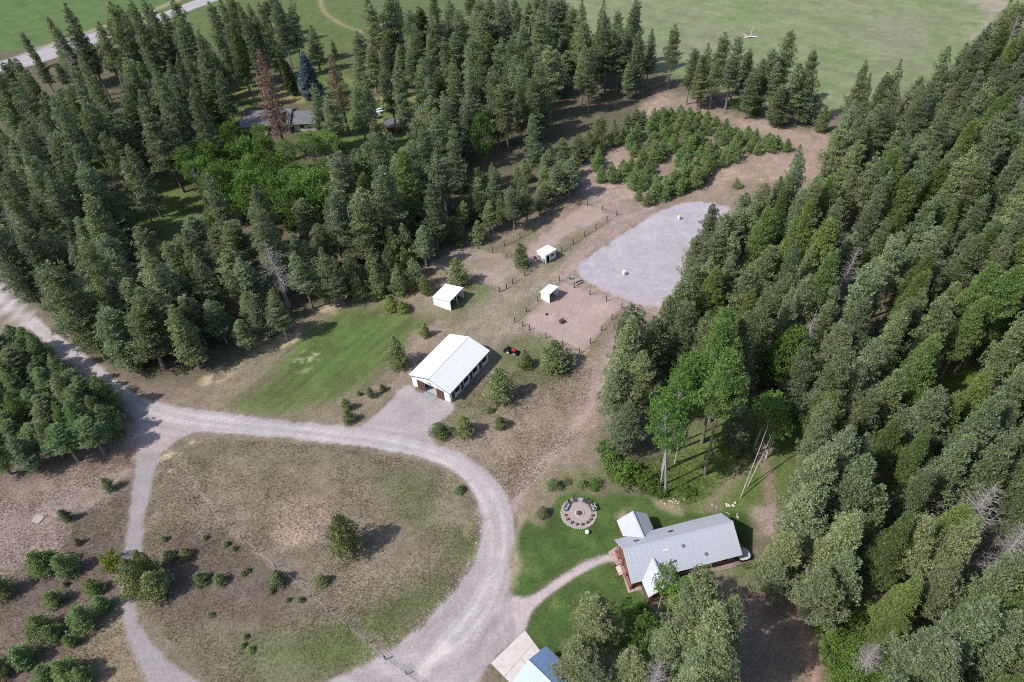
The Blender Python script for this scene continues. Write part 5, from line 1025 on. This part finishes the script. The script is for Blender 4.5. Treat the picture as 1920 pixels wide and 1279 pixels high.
# hand-placed tall trees given by their tops (pixel, height, radius, kind)
TT = [(150, 62, 24, 3.4, 'pine'), (178, 45, 24, 3.4, 'pine'), (62, 98, 15, 3.0, 'pine'), (18, 112, 18, 3.2, 'pine'), (225, 40, 24, 3.6, 'pine'), (300, 45, 16, 3.6, 'fir'), (325, 60, 14, 3.4, 'fir'), (115, 10, 33, 4.2, 'pine'), (88, 32, 11, 2.2, 'pine'), (40, 62, 14, 2.4, 'pine'), (200, 6, 31, 3.8, 'pine'), (240, 2, 32, 3.8, 'pine'), (268, 10, 30, 3.4, 'pine'), (322, 0, 27, 4.6, 'pine'), (410, -2, 30, 3.6, 'pine'), (430, 42, 27, 2.6, 'larch'), (452, 12, 28, 3.3, 'pine'),
      (363, 62, 28, 4.2, 'pine'), (513, -5, 26, 3.6, 'fir'), (535, 0, 24, 3.4, 'fir'), (490, 5, 28, 3.4, 'pine'), (580, 48, 17, 3.6, 'fir'), (622, 76, 6, 1.8, 'young'), (220, 112, 20, 2.9, 'fir'), (257, 172, 28, 3.4, 'pine'), (293, 123, 30, 3.8, 'pine'), (350, 166, 27, 3.8, 'pine'), (325, 108, 28, 3.4, 'pine'),
      (97, 180, 30, 3.6, 'pine'), (143, 148, 30, 4.0, 'pine'), (152, 108, 30, 3.6, 'pine'), (40, 290, 28, 3.6, 'pine'), (67, 294, 25, 3.2, 'pine'), (143, 283, 22, 3.0, 'pine'), (190, 250, 24, 2.8, 'pine'), (240, 270, 22, 3.4, 'pine'), (228, 300, 23, 3.2, 'pine'), (390, 327, 24, 3.4, 'pine'), (473, 350, 22, 3.2, 'pine'),
      (383, 272, 14, 3.8, 'leafy'), (427, 313, 12, 3.4, 'leafy'), (463, 293, 12, 3.0, 'leafy'), (480, 232, 17, 3.0, 'birch'), (530, 262, 15, 2.8, 'birch'), (575, 250, 15, 3.2, 'birch'), (560, 330, 14, 3.4, 'leafy'), (500, 330, 11, 3.2, 'leafy'), (600, 350, 13, 3.2, 'leafy'), (905, 215, 16, 3.0, 'leafy'),
      (40, 425, 22, 3.4, 'pine'), (85, 435, 20, 3.2, 'pine'), (125, 460, 20, 3.2, 'pine'), (180, 440, 18, 3.2, 'pine'), (255, 432, 19, 3.6, 'pine'), (310, 450, 17, 3.0, 'pine'), (345, 434, 20, 3.4, 'pine'), (445, 600, 9, 2.6, 'pine'), (345, 560, 13, 3.4, 'pine'), (390, 565, 12, 3.0, 'fir'), (510, 560, 12, 3.0, 'pine'),
      (470, 555, 12, 2.8, 'fir'), (555, 480, 15, 3.2, 'pine'), (600, 470, 16, 3.2, 'pine'), (650, 470, 12, 2.8, 'young'), (690, 480, 10, 2.6, 'young'), (725, 465, 11, 2.6, 'young'), (640, 505, 8, 2.2, 'young'), (700, 505, 8, 2.4, 'young'), (740, 500, 8, 2.3, 'young'), (665, 515, 7.5, 2.2, 'young'),
      (1000, 215, 16, 2.6, 'fir'), (1090, 0, 27, 3.2, 'pine'), (1130, 2, 26, 3.2, 'pine'), (1190, 0, 26, 3.4, 'pine'), (1180, 40, 22, 3.0, 'pine'), (1222, 55, 20, 3.0, 'pine'), (1265, 48, 21, 3.0, 'pine'), (1300, 92, 18, 3.0, 'pine'), (1330, 82, 19, 3.0, 'pine'), (1357, 62, 21, 3.2, 'pine'), (1390, 72, 20, 3.2, 'pine'), (1432, 112, 17, 3.0, 'pine'),
      (1481, 62, 24, 3.8, 'pine'), (1448, 92, 20, 3.6, 'pine'), (1500, 118, 19, 3.6, 'pine'), (1415, 122, 17, 3.4, 'fir'), (1378, 100, 18, 3.4, 'pine'), (1512, 150, 14, 3.4, 'fir'), (1345, 112, 16, 3.2, 'fir'), (1470, 160, 13, 3.4, 'fir'), (1536, 180, 9, 2.6, 'fir'), (1318, 120, 15, 3.0, 'pine'), (1460, 120, 17, 3.0, 'pine'), (1528, 96, 22, 3.0, 'pine'), (1550, 200, 8, 2.4, 'young'), (1625, 112, 24, 3.0, 'pine'), (1690, 112, 24, 3.2, 'pine'), (1790, 90, 26, 3.4, 'pine'), (1830, 68, 26, 3.4, 'pine'), (1852, 42, 27, 3.4, 'pine'), (1895, 0, 27, 3.4, 'pine'), (1740, 150, 25, 3.4, 'pine'),
      (1600, 190, 22, 3.4, 'pine'), (1580, 230, 22, 3.6, 'pine'), (1562, 290, 20, 3.4, 'pine'), (1507, 272, 18, 2.6, 'pine'), (1470, 330, 18, 3.2, 'pine'), (1430, 345, 18, 3.4, 'pine'), (1395, 365, 18, 3.2, 'pine'), (1338, 386, 18, 2.9, 'pine'), (1362, 400, 17, 3.4, 'pine'), (1385, 392, 18, 3.4, 'pine'), (1412, 382, 19, 3.2, 'pine'), (1348, 436, 18, 3.4, 'pine'), (1375, 440, 18, 3.4, 'pine'), (1322, 470, 17, 3.2, 'pine'), (1360, 420, 18, 3.4, 'pine'), (1310, 440, 17, 3.0, 'pine'), (1300, 500, 18, 3.4, 'pine'), (1340, 480, 19, 3.6, 'pine'),
      (1192, 568, 22, 3.4, 'pine'), (1243, 555, 21, 3.4, 'pine'), (1290, 560, 20, 3.2, 'pine'), (1160, 690, 17, 3.4, 'pine'), (1210, 660, 20, 3.6, 'pine'), (1175, 760, 13, 3.4, 'pine'), (1350, 580, 13, 2.8, 'fir'), (1415, 545, 20, 3.4, 'larch'), (1495, 625, 15, 3.2, 'leafy'), (1465, 640, 14, 2.8, 'leafy'),
      (1445, 745, 13, 2.8, 'birch'), (1460, 790, 10, 2.4, 'birch'), (1395, 760, 12, 2.6, 'fir'),
      (1125, 1122, 15, 3.6, 'pine'), (1085, 1215, 12, 3.2, 'pine'), (1110, 1250, 10, 3.0, 'pine'), (1250, 1066, 15, 1.5, 'birch'), (1335, 1072, 25, 3.3, 'pine'), (1290, 1112, 14, 2.8, 'birch'), (1355, 1150, 24, 3.2, 'pine'), (1262, 1180, 13, 2.6, 'pine'), (1325, 1220, 21, 3.0, 'pine'), (1180, 1230, 10, 2.8, 'pine'), (1235, 1250, 12, 2.6, 'bare'), (1215, 1170, 9, 2.4, 'leafy'),
      (1462, 1055, 11, 3.0, 'pine'), (1492, 1005, 15, 3.2, 'pine'), (1366, 1118, 25, 3.0, 'pine'), (1352, 1205, 22, 3.0, 'pine'), (1374, 1175, 23, 2.8, 'pine'), (1590, 950, 20, 3.6, 'pine'), (1530, 910, 20, 3.8, 'pine'), (1600, 1040, 15, 3.2, 'fir'), (1555, 1080, 14, 3.8, 'pine'), (1720, 1090, 14, 2.8, 'larch'), (1700, 1150, 12, 2.8, 'larch'), (1810, 940, 17, 3.0, 'larch'), (1880, 900, 20, 4.2, 'bare'), (1655, 1205, 10, 2.4, 'bare'),
      (1760, 625, 18, 3.2, 'larch'), (1640, 640, 20, 3.6, 'pine'), (1590, 615, 20, 3.6, 'pine'), (1730, 500, 20, 3.4, 'larch'), (1560, 740, 17, 3.4, 'larch'), (1740, 740, 12, 2.6, 'leafy'), (1845, 560, 20, 2.8, 'larch'), (1800, 530, 18, 2.8, 'fir'), (1850, 700, 20, 3.6, 'larch')]
RUSTY = {(1290, 560): (1.5, 1.15, .9)}
OCC = []                                                # (x, y, clearance)
for x, y, h, r, k in TT:
    P = from_top(x, y, h); plant(k, P, h, r, RUSTY.get((x, y)), None, 0 if k == 'birch' else None); OCC.append((P[0], P[1], r * .55))
for x, y, h, r in YT: P = G(x, y); OCC.append((P[0], P[1], r * .6))
for x, y in ((541, 300), (655, 252), (588, 186), (553, 178)): P = G(x, y); OCC.append((P[0], P[1], 2.0))
for x, y, h, r, k, vr in ((1321, 889, 31, 3.6, 'larch', 3), (1316, 830, 30, 3.4, 'larch', 3), (1330, 790, 26, 3.4, 'larch', 3), (1247, 924, 24, 3.0, 'birch', 0), (1242, 885, 23, 2.7, 'birch', 2), (1283, 838, 23, 2.8, 'birch', 0), (1254, 850, 22, 2.4, 'birch', 1), (1238, 912, 17, 2.2, 'birch', 2), (1270, 832, 22, 2.4, 'birch', 2), (1265, 870, 20, 2.2, 'birch', 0),
                        (1788, 702, 26, 3.2, 'larch', 3), (1768, 678, 24, 3.0, 'larch', 3), (1805, 690, 20, 2.6, 'larch', 1)):
    P = G(x, y); plant(k, P, h, r, (1.0, 1.1, .95) if k == 'larch' else (1.05, 1.1, 1.15), None, vr); OCC.append((P[0], P[1], r * .5))
# leaning bare birch poles at the clearing, and their shadows
def pole(b, t, h, label):
    A, B = G(*b), G(t[0], t[1], h); d = B - A; e = empty('leaning_birch_pole', tuple(A)); 
    pts = [tuple(d * q + np.array([.25 * math.sin(q * 3), .2 * math.sin(q * 4), 0])) for q in np.linspace(0, 1, 7)]
    MB().tube(pts, [.085, .08, .075, .065, .055, .04, .02], 7).build('trunk', BIRCH, e); mb = MB()
    for q in (.75, .85, .93): 
        p0 = d * q; mb.tube([tuple(p0), tuple(p0 + np.array([random.uniform(-.9, .9), random.uniform(-.9, .9), .8]))], [.025, .008], 5)
    mb.build('twig', BIRCH, e); tag(e, label, 'bare trunk')
pole((1388, 935), (1443, 785), 13, 'long bare white birch pole leaning over the clearing, the nearer of two crossing')
pole((1402, 912), (1447, 812), 10, 'shorter bare white birch pole crossing behind the longer one in the clearing')
# fill the woods: candidates are kept only where neither crown nor foot covers what the photograph shows open
def fill(canopy, keepouts, hr, ratio, spacing, kinds, tries, base_ok=None, cap=999, tintf=None, lower=0.0):
    canopy = np.array(canopy, float); lo, hi = canopy.min(0), canopy.max(0); n = 0; kk = list(kinds); pr = np.array([kinds[k] for k in kk], float); pr /= pr.sum()
    occ = np.array(OCC) if OCC else np.zeros((0, 3))
    T = rng.uniform(lo, hi, (tries, 2)); T = T[inpoly(T, canopy)]
    for x, y in T:
        if n >= cap: break
        h = rng.uniform(*hr); P = G(x, y, h)
        k = kk[rng.choice(len(kk), p=pr)]; r = h * ratio[0] + ratio[1]; r *= rng.uniform(.78, 1.2)
        sp = spacing * rng.uniform(.85, 1.2)
        if len(occ) and (np.hypot(occ[:, 0] - P[0], occ[:, 1] - P[1]) < np.maximum(sp, occ[:, 2] + spacing * .45)).any(): continue
        S = np.array([(P[0], P[1], h), (P[0] - r * .5, P[1], h * .75), (P[0] + r * .5, P[1], h * .75), (P[0] - r * .9, P[1], h * .5), (P[0] + r * .9, P[1], h * .5), (P[0], P[1], h * .5), (P[0], P[1], 0)]); q = PX(S)
        if not inpoly(q, canopy).all(): continue
        if any(inpoly(q, ko).any() for ko in keepouts): continue
        if base_ok is not None and not inpoly(q[-1:], base_ok).all(): continue
        plant(k, P, h, r, tintf() if tintf else None); occ = np.r_[occ, [(P[0], P[1], r * .5)]]; OCC.append((P[0], P[1], r * .5)); n += 1
    return n
KO_W = [[(478, 92), (612, 88), (615, 190), (560, 300), (530, 300)], [(618, 135), (680, 140), (690, 240), (632, 245)], [(352, 20), (398, 5), (396, 62), (375, 66)], [(560, 0), (652, 0), (645, 60), (640, 112), (612, 112), (600, 60), (570, 36)], [(448, 188), (592, 188), (592, 245), (448, 245)], [(690, 200), (775, 172), (782, 205), (772, 238), (700, 244)],
        [(232, 395), (330, 325), (345, 375), (358, 430), (245, 440)], [(165, 282), (203, 285), (205, 315), (170, 320)], [(60, 78), (105, 70), (108, 112), (75, 120)], [(265, 22), (292, 20), (292, 38), (265, 38)], [(288, 88), (330, 88), (330, 108), (288, 108)],
        [(200, 125), (235, 200), (205, 210)]]
WEST = [(-30, 105), (30, 100), (75, 92), (110, 15), (140, 80), (180, 62), (205, 0), (345, -15), (360, 30), (395, 62), (400, -15), (560, -15), (600, 60), (615, 115), (640, 115), (650, 0), (700, -20), (1060, -20), (1085, 30), (1120, 20), (1200, 20), (1215, 60), (1260, 60), (1290, 95), (1400, 80), (1440, 130), (1500, 110), (1540, 190), (1550, 235), (1440, 228), (1380, 200), (1300, 195), (1270, 165), (1230, 172),
        (1100, 215), (1010, 275), (885, 300), (850, 420), (805, 500), (760, 528), (720, 546), (640, 556), (560, 590), (545, 612), (500, 628), (470, 668), (420, 668), (375, 695), (345, 718), (290, 708), (230, 690), (185, 676), (130, 632), (60, 575), (-30, 510)]
n0 = fill([(395, 225), (480, 215), (640, 250), (660, 330), (650, 430), (560, 450), (470, 420), (400, 430), (340, 350), (350, 270)], KO_W[:1] + KO_W[3:5], (9, 16), (.15, 1.6), 4.4, dict(leafy=.75, birch=.25), 2500, cap=38)
for x, y, h, r, k in ((770, 262, 24, 3.6, 'pine'), (745, 250, 26, 3.4, 'pine'), (705, 262, 22, 3.0, 'pine'), (690, 285, 22, 3.4, 'fir'), (800, 240, 22, 3.6, 'fir'), (612, 262, 18, 3.2, 'fir'), (640, 300, 20, 3.4, 'pine'), (470, 178, 24, 3.2, 'pine'), (448, 168, 26, 3.0, 'pine'), (425, 200, 22, 3.4, 'pine')):
    P = G(x, y); plant(k, P, h, r); OCC.append((P[0], P[1], r * .5))
n1 = fill(WEST, KO_W + [[(365, 265), (440, 255), (620, 275), (610, 360), (540, 375), (430, 365), (370, 340)]], (12, 25), (.11, 1.9), 4.8, dict(pine=.36, fir=.56, larch=.05, bare=.03), 14000, cap=300)
n2 = fill([(560, 470), (700, 420), (850, 380), (890, 310), (1000, 280), (1100, 225), (1180, 205), (1232, 178), (1225, 215), (1180, 255), (1130, 290), (1085, 320), (1090, 340), (1075, 372), (1010, 415), (960, 443), (900, 455), (830, 472), (790, 508), (740, 545), (640, 556), (560, 590), (500, 628), (470, 660), (400, 660), (380, 600), (500, 520)], KO_W, (6.5, 12), (.16, 1.2), 3.9, dict(pine=.35, young=.5, fir=.15), 5000, cap=120)
KO_R = [[(1078, 322), (1112, 305), (1112, 335), (1090, 345)], [(1145, 262), (1168, 260), (1170, 300), (1145, 300)], [(1110, 352), (1178, 350), (1175, 388), (1115, 385)], [(1240, 300), (1260, 290), (1262, 320), (1240, 325)], [(1215, 165), (1250, 165), (1245, 185), (1210, 215)]]
n3 = fill([(1075, 320), (1130, 260), (1180, 225), (1232, 175), (1262, 195), (1310, 200), (1375, 225), (1440, 240), (1490, 262), (1480, 285), (1430, 285), (1360, 310), (1305, 355), (1215, 388), (1175, 378), (1190, 340), (1150, 345), (1090, 350)], KO_R, (2.6, 6.5), (.22, .95), 2.9, dict(young=1), 5000, cap=125, tintf=lambda: (rng.uniform(.88, 1.1), rng.uniform(1.0, 1.2), rng.uniform(.8, 1.0)))
n4 = fill([(-60, 600), (30, 605), (75, 640), (125, 680), (170, 695), (215, 720), (240, 770), (242, 815), (215, 850), (120, 885), (40, 905), (-60, 915)], [], (8, 12), (.12, 1.35), 3.4, dict(pine=.75, young=.25), 3000, cap=75, tintf=lambda: (rng.uniform(.85, 1.1), rng.uniform(.95, 1.15), rng.uniform(.75, .95)))
KO_E = [[(1290, 885), (1330, 850), (1400, 840), (1440, 826), (1492, 815), (1498, 850), (1475, 890), (1462, 930), (1432, 965), (1432, 1010), (1405, 1000), (1395, 960), (1330, 960), (1250, 950)], [(1385, 1090), (1465, 1080), (1530, 1165), (1545, 1290), (1385, 1290)], [(1535, 1165), (1635, 1150), (1660, 1290), (1560, 1290)],
        [(1760, 650), (1835, 640), (1850, 720), (1775, 745)], [(1510, 240), (1550, 245), (1545, 330), (1520, 325)], [(1225, 790), (1500, 740), (1460, 840), (1380, 860), (1250, 930)], [(1640, 840), (1700, 815), (1690, 860)]]
EAST = [(1128, 880), (1116, 770), (1125, 720), (1146, 640), (1182, 575), (1235, 562), (1262, 540), (1282, 490), (1302, 425), (1335, 388), (1365, 398), (1400, 365), (1440, 345), (1485, 305), (1507, 280), (1520, 330), (1550, 300), (1570, 215), (1600, 180), (1625, 125), (1650, 140), (1690, 125), (1740, 150), (1790, 100), (1850, 55), (1900, 0), (1990, -20), (2050, 400), (2080, 1000), (2100, 1400), (1560, 1400), (1545, 1150), (1480, 1110), (1412, 1090), (1415, 1010), (1445, 970), (1470, 900), (1500, 800), (1400, 790), (1240, 920)]
n5 = fill(EAST, KO_E, (16, 24), (.10, 1.15), 4.9, dict(pine=.34, fir=.44, larch=.20, bare=.02), 12000, cap=290)
# shrubs and undergrowth
SH = [(1150, 885, 3.2, 2.2), (1175, 900, 3.4, 2.2), (1205, 915, 2.6, 1.8), (1135, 860, 2.6, 1.8), (1228, 922, 1.6, 1.3), (1285, 925, 1.4, 1.2), (1570, 1200, 2.4, 2.0), (1600, 1190, 2.6, 2.2), (1585, 1235, 2.4, 2.1), (1620, 1225, 2.4, 2.0), (1560, 1245, 2.0, 1.8), (1600, 1265, 2.4, 2.0), (1635, 1255, 2.2, 1.9),
      (1393, 205, 3.2, 2.2), (1412, 212, 2.2, 1.8), (1372, 200, 1.8, 1.6), (1190, 1165, 2.6, 1.8), (1665, 860, 2.0, 1.8), (1820, 655, 1.5, 1.4), (1060, 905, 1.0, 1.0), (1110, 912, 1.2, 1.1), (240, 1115 + 4, 1.4, .9), (122, 1098, 1.0, .6), (455, 1090 - 12, .9, .6), (465, 1072, .8, .6), (440, 1030, .8, .6), (424, 1022, 1.0, .7), (310, 1012, 1.0, .7), (385, 1010, .9, .6), (565, 1127, .9, .6), (540, 1127, .8, .5), (460, 1215 - 20, .8, .6), (510, 1110, .9, .7), (395, 1155, .8, .6), (470, 1220, .9, .7), (455, 1212, .8, .6)]
for x, y, h, r in SH: plant('shrub' if h > 1.1 else 'young', G(x, y), h, r)
# label every tree from what stands nearest to it
LM = [('the white barn', 843, 690), ('the largest white shelter', 842, 557), ('the windowed white shelter', 1024, 475), ('the pink paddock', 1070, 600), ('the gravel arena', 1220, 480), ('the fire pit', 1085, 962), ('the log house', 1280, 1030), ('the blue garage', 1010, 1245), ('the far charcoal roof', 520, 215), ('the dark outbuilding', 750, 215), ('the roadside cabin', 310, 100), ('the highway cars', 280, 30), ('the red dead pine', 510, 180), ('the blue-grey spruce', 578, 140),
      ('the fallen snag', 1407, 70), ('the road fork', 270, 800), ('the wooden pallet', 72, 973), ('the pasture fence', 500, 1050), ('the barn lawn', 620, 660), ('the leaning birch poles', 1410, 870), ('the dirt track bend', 1540, 270), ('the regrowth thicket', 1300, 270), ('the yellow-green bush', 212, 1050), ('the forest glade', 1800, 690), ('the brown footpath', 1500, 1180), ('the hot tub', 1400, 1025), ('the far meadow edge', 1650, 110), ('the left picture edge', 0, 420), ('the right picture edge', 1920, 560),
      ('the upper right corner', 1920, 60), ('the lower right corner', 1920, 1279), ('the upper picture edge', 900, 0), ('the upper left corner', 0, 100), ('the lower left corner', 0, 1279), ('the right edge middle', 1920, 840), ('the upper right edge', 1920, 330), ('the weedy paddock', 890, 490), ('the west grass clearing', 290, 400), ('the gravel lane', 250, 1180), ('the shaded bare soil', 1430, 1180)]
ORD = 'nearest second third fourth fifth sixth seventh eighth ninth tenth eleventh twelfth thirteenth fourteenth fifteenth sixteenth seventeenth eighteenth nineteenth twentieth'.split() + [a + '-' + b for a in ('twenty', 'thirty', 'forty') for b in 'first second third fourth fifth sixth seventh eighth ninth'.split()]
LOOK = {'pine': 'grey-green', 'young': 'bushy', 'fir': 'dark pointed', 'larch': 'light green feathery', 'rust': 'rusty', 'blue': 'blue-grey', 'cedar': 'slim', 'bare': 'leafless grey', 'birch': 'white-stemmed', 'leafy': 'bright green', 'shrub': 'low green'}
lmp = np.array([(a, b) for _, a, b in LM], float)
for t in TREES:
    q = PX([(*t['P'], t['h'] * .65)])[0]; t['q'] = q; d = q - lmp; i = int(np.argmin(np.hypot(d[:, 0], d[:, 1]))); t['lm'] = i
    t['size'] = ('small ' if t['h'] < 3 else 'knee-high ' if t['h'] < 1.2 else 'tall ' if t['h'] > (5 if t['kind'] == 'young' else 21) else 'medium ') if t['kind'] not in ('shrub', 'rust', 'blue', 'cedar') else ''
def side(v): return ('right of' if v[0] > 0 else 'left of') if abs(v[0]) > abs(v[1]) else ('below' if v[1] > 0 else 'above')
for t in TREES:
    v = t['q'] - lmp[t['lm']]; t['s'] = side(v); t['d'] = math.hypot(*v)
for t in TREES:
    rank = sum(1 for u in TREES if u is not t and u['kind'] == t['kind'] and u['size'] == t['size'] and side(u['q'] - lmp[t['lm']]) == t['s'] and math.hypot(*(u['q'] - lmp[t['lm']])) < t['d'])
    base = f"{t['size']}{LOOK[t['kind']]} {KIND[t['kind']][1]} {t['s']} {LM[t['lm']][0]}"
    lab = t['label'] or (base + (', the nearest such' if rank == 0 else f', {ORD[min(rank, len(ORD) - 1)]} nearest such'))
    tag(t['e'], lab, {'young': 'pine', 'rust': 'dead tree', 'bare': 'dead tree', 'leafy': 'tree', 'birch': 'birch', 'shrub': 'shrub'}.get(t['kind'], KIND[t['kind']][1]), {'pine': 'pines of the woods', 'young': 'young pines', 'fir': 'firs of the woods', 'larch': 'larches of the woods', 'birch': 'birches', 'leafy': 'leafy trees', 'shrub': 'shrubs', 'bare': 'leafless trees', 'rust': 'dead pines'}.get(t['kind']))
print('trees', len(TREES), n1, n2, n3, n4, n5, {k: sum(t['kind'] == k for t in TREES) for k in VAR})

# ------------------------------------------------------------------ ground cover nobody could count
def cover(name, polys, n, hgt, wid, mat_, K, label, cat, avoid=()):
    R = np.random.default_rng(len(name) * 7 + n); pts = []
    for poly, share in polys:
        W = XY(poly); lo, hi = W.min(0), W.max(0); m = int(n * share); got = np.zeros((0, 2))
        while len(got) < m:
            c = R.uniform(lo, hi, (m * 3, 2)); c = c[sdist(c, W) > 0]; c = c[fbm(c[:, 0], c[:, 1], 6, 9) > R.uniform(.25, .7, len(c))]
            for k in avoid: c = c[sdist(c, ZW[k]) < -.3]
            got = np.r_[got, c]
        pts.append(got[:m])
    P = np.concatenate(pts); cen = np.c_[P, np.full(len(P), .02)]; dr = np.repeat([[0, 0, 1.0]], len(P), 0)
    V, tt = blades(R, cen, dr, K, hgt, wid, 1.0, .6)
    V[:, 2] = np.maximum(V[:, 2], .005)
    o = link(bpy.data.objects.new(name, tri_mesh(name, V, tt, mat_))); tag(o, label, cat, kind='stuff'); return o
GRASSM = leaf_material('dry_grass_blades', (.165, .15, .085), (.27, .235, .15), .3, .8, .1); GREENM = leaf_material('green_grass_blades', (.07, .12, .025), (.14, .20, .05), .35, .8, .1)
cover('dry_grass', [([(300, 860), (370, 820), (600, 835), (800, 868), (880, 915), (900, 1000), (850, 1105), (740, 1212), (600, 1290), (400, 1290), (260, 1140), (280, 930)], .55), ([(-60, 900), (250, 850), (228, 1080), (280, 1290), (-60, 1330)], .25), ([(900, 700), (1110, 690), (1100, 800), (960, 940), (860, 850), (830, 790)], .2)], 42000, .14, .03, GRASSM, 5, 'dry tufty grass of the loop pasture and verges', 'grass', ('road', 'lane'))
cover('undergrowth', [([(1130, 880), (1240, 930), (1290, 950), (1330, 930), (1420, 860), (1400, 830), (1250, 850)], .16), ([(1540, 1160), (1640, 1150), (1660, 1285), (1560, 1290)], .16), ([(1385, 1060), (1470, 1050), (1540, 1150), (1490, 1120)], .08), ([(1760, 650), (1840, 640), (1850, 730), (1760, 750)], .08), ([(420, 270), (620, 250), (620, 400), (430, 420)], .2), ([(380, 90), (700, 130), (780, 230), (650, 300), (400, 300)], .22)], 15000, .20, .055, leaf_material('undergrowth_leaves', (.10, .17, .035), (.23, .32, .085), .4), 5, 'bright green undergrowth under and between the trees', 'undergrowth', ('lawn_a', 'path'))

# pale stones thrown to the rim of the gravel road
def stones(name, px, n, spread, size, m, label, cat):
    R = np.random.default_rng(n); L = smooth_poly(XY(px), 6, False); seg = R.integers(0, len(L) - 1, n); t = R.random((n, 1)); P = L[seg] * (1 - t) + L[seg + 1] * t + R.normal(size=(n, 2)) * spread
    s = size * R.uniform(.4, 1.4, (n, 1)) ; a = R.uniform(0, 6.28, (n, 1)); k = np.arange(5) * 2 * np.pi / 5
    ring = np.stack([P[:, :1] + s * R.uniform(.7, 1.1, (n, 5)) * np.cos(k + a), P[:, 1:] + s * R.uniform(.7, 1.1, (n, 5)) * np.sin(k + a), np.full((n, 5), .0)], -1); top = np.c_[P, s[:, 0] * .8][:, None]
    V = np.concatenate([ring, top], 1).reshape(-1, 3); F = [(6 * i + j, 6 * i + (j + 1) % 5, 6 * i + 5) for i in range(n) for j in range(5)]
    tag(link(bpy.data.objects.new(name, mesh(name, V, F, m))), label, cat, kind='stuff')
stones('roadside_stones', [(898, 945), (905, 1000), (900, 1030), (882, 1065), (852, 1105), (822, 1140), (785, 1178), (745, 1212), (690, 1240)], 480, .75, .085, mat('grey_gravel_stone', (.45, .41, .41), .9, .2, 2), 'pale stones strewn along the inner rim of the drive', 'stones')
stones('loose_stones', [(1090, 700), (1060, 640), (1000, 625), (960, 600), (990, 560), (1060, 520), (1120, 745), (1060, 825), (985, 905)], 700, 1.6, .10, STONE, 'loose stones along the paddock edges and track', 'stones')
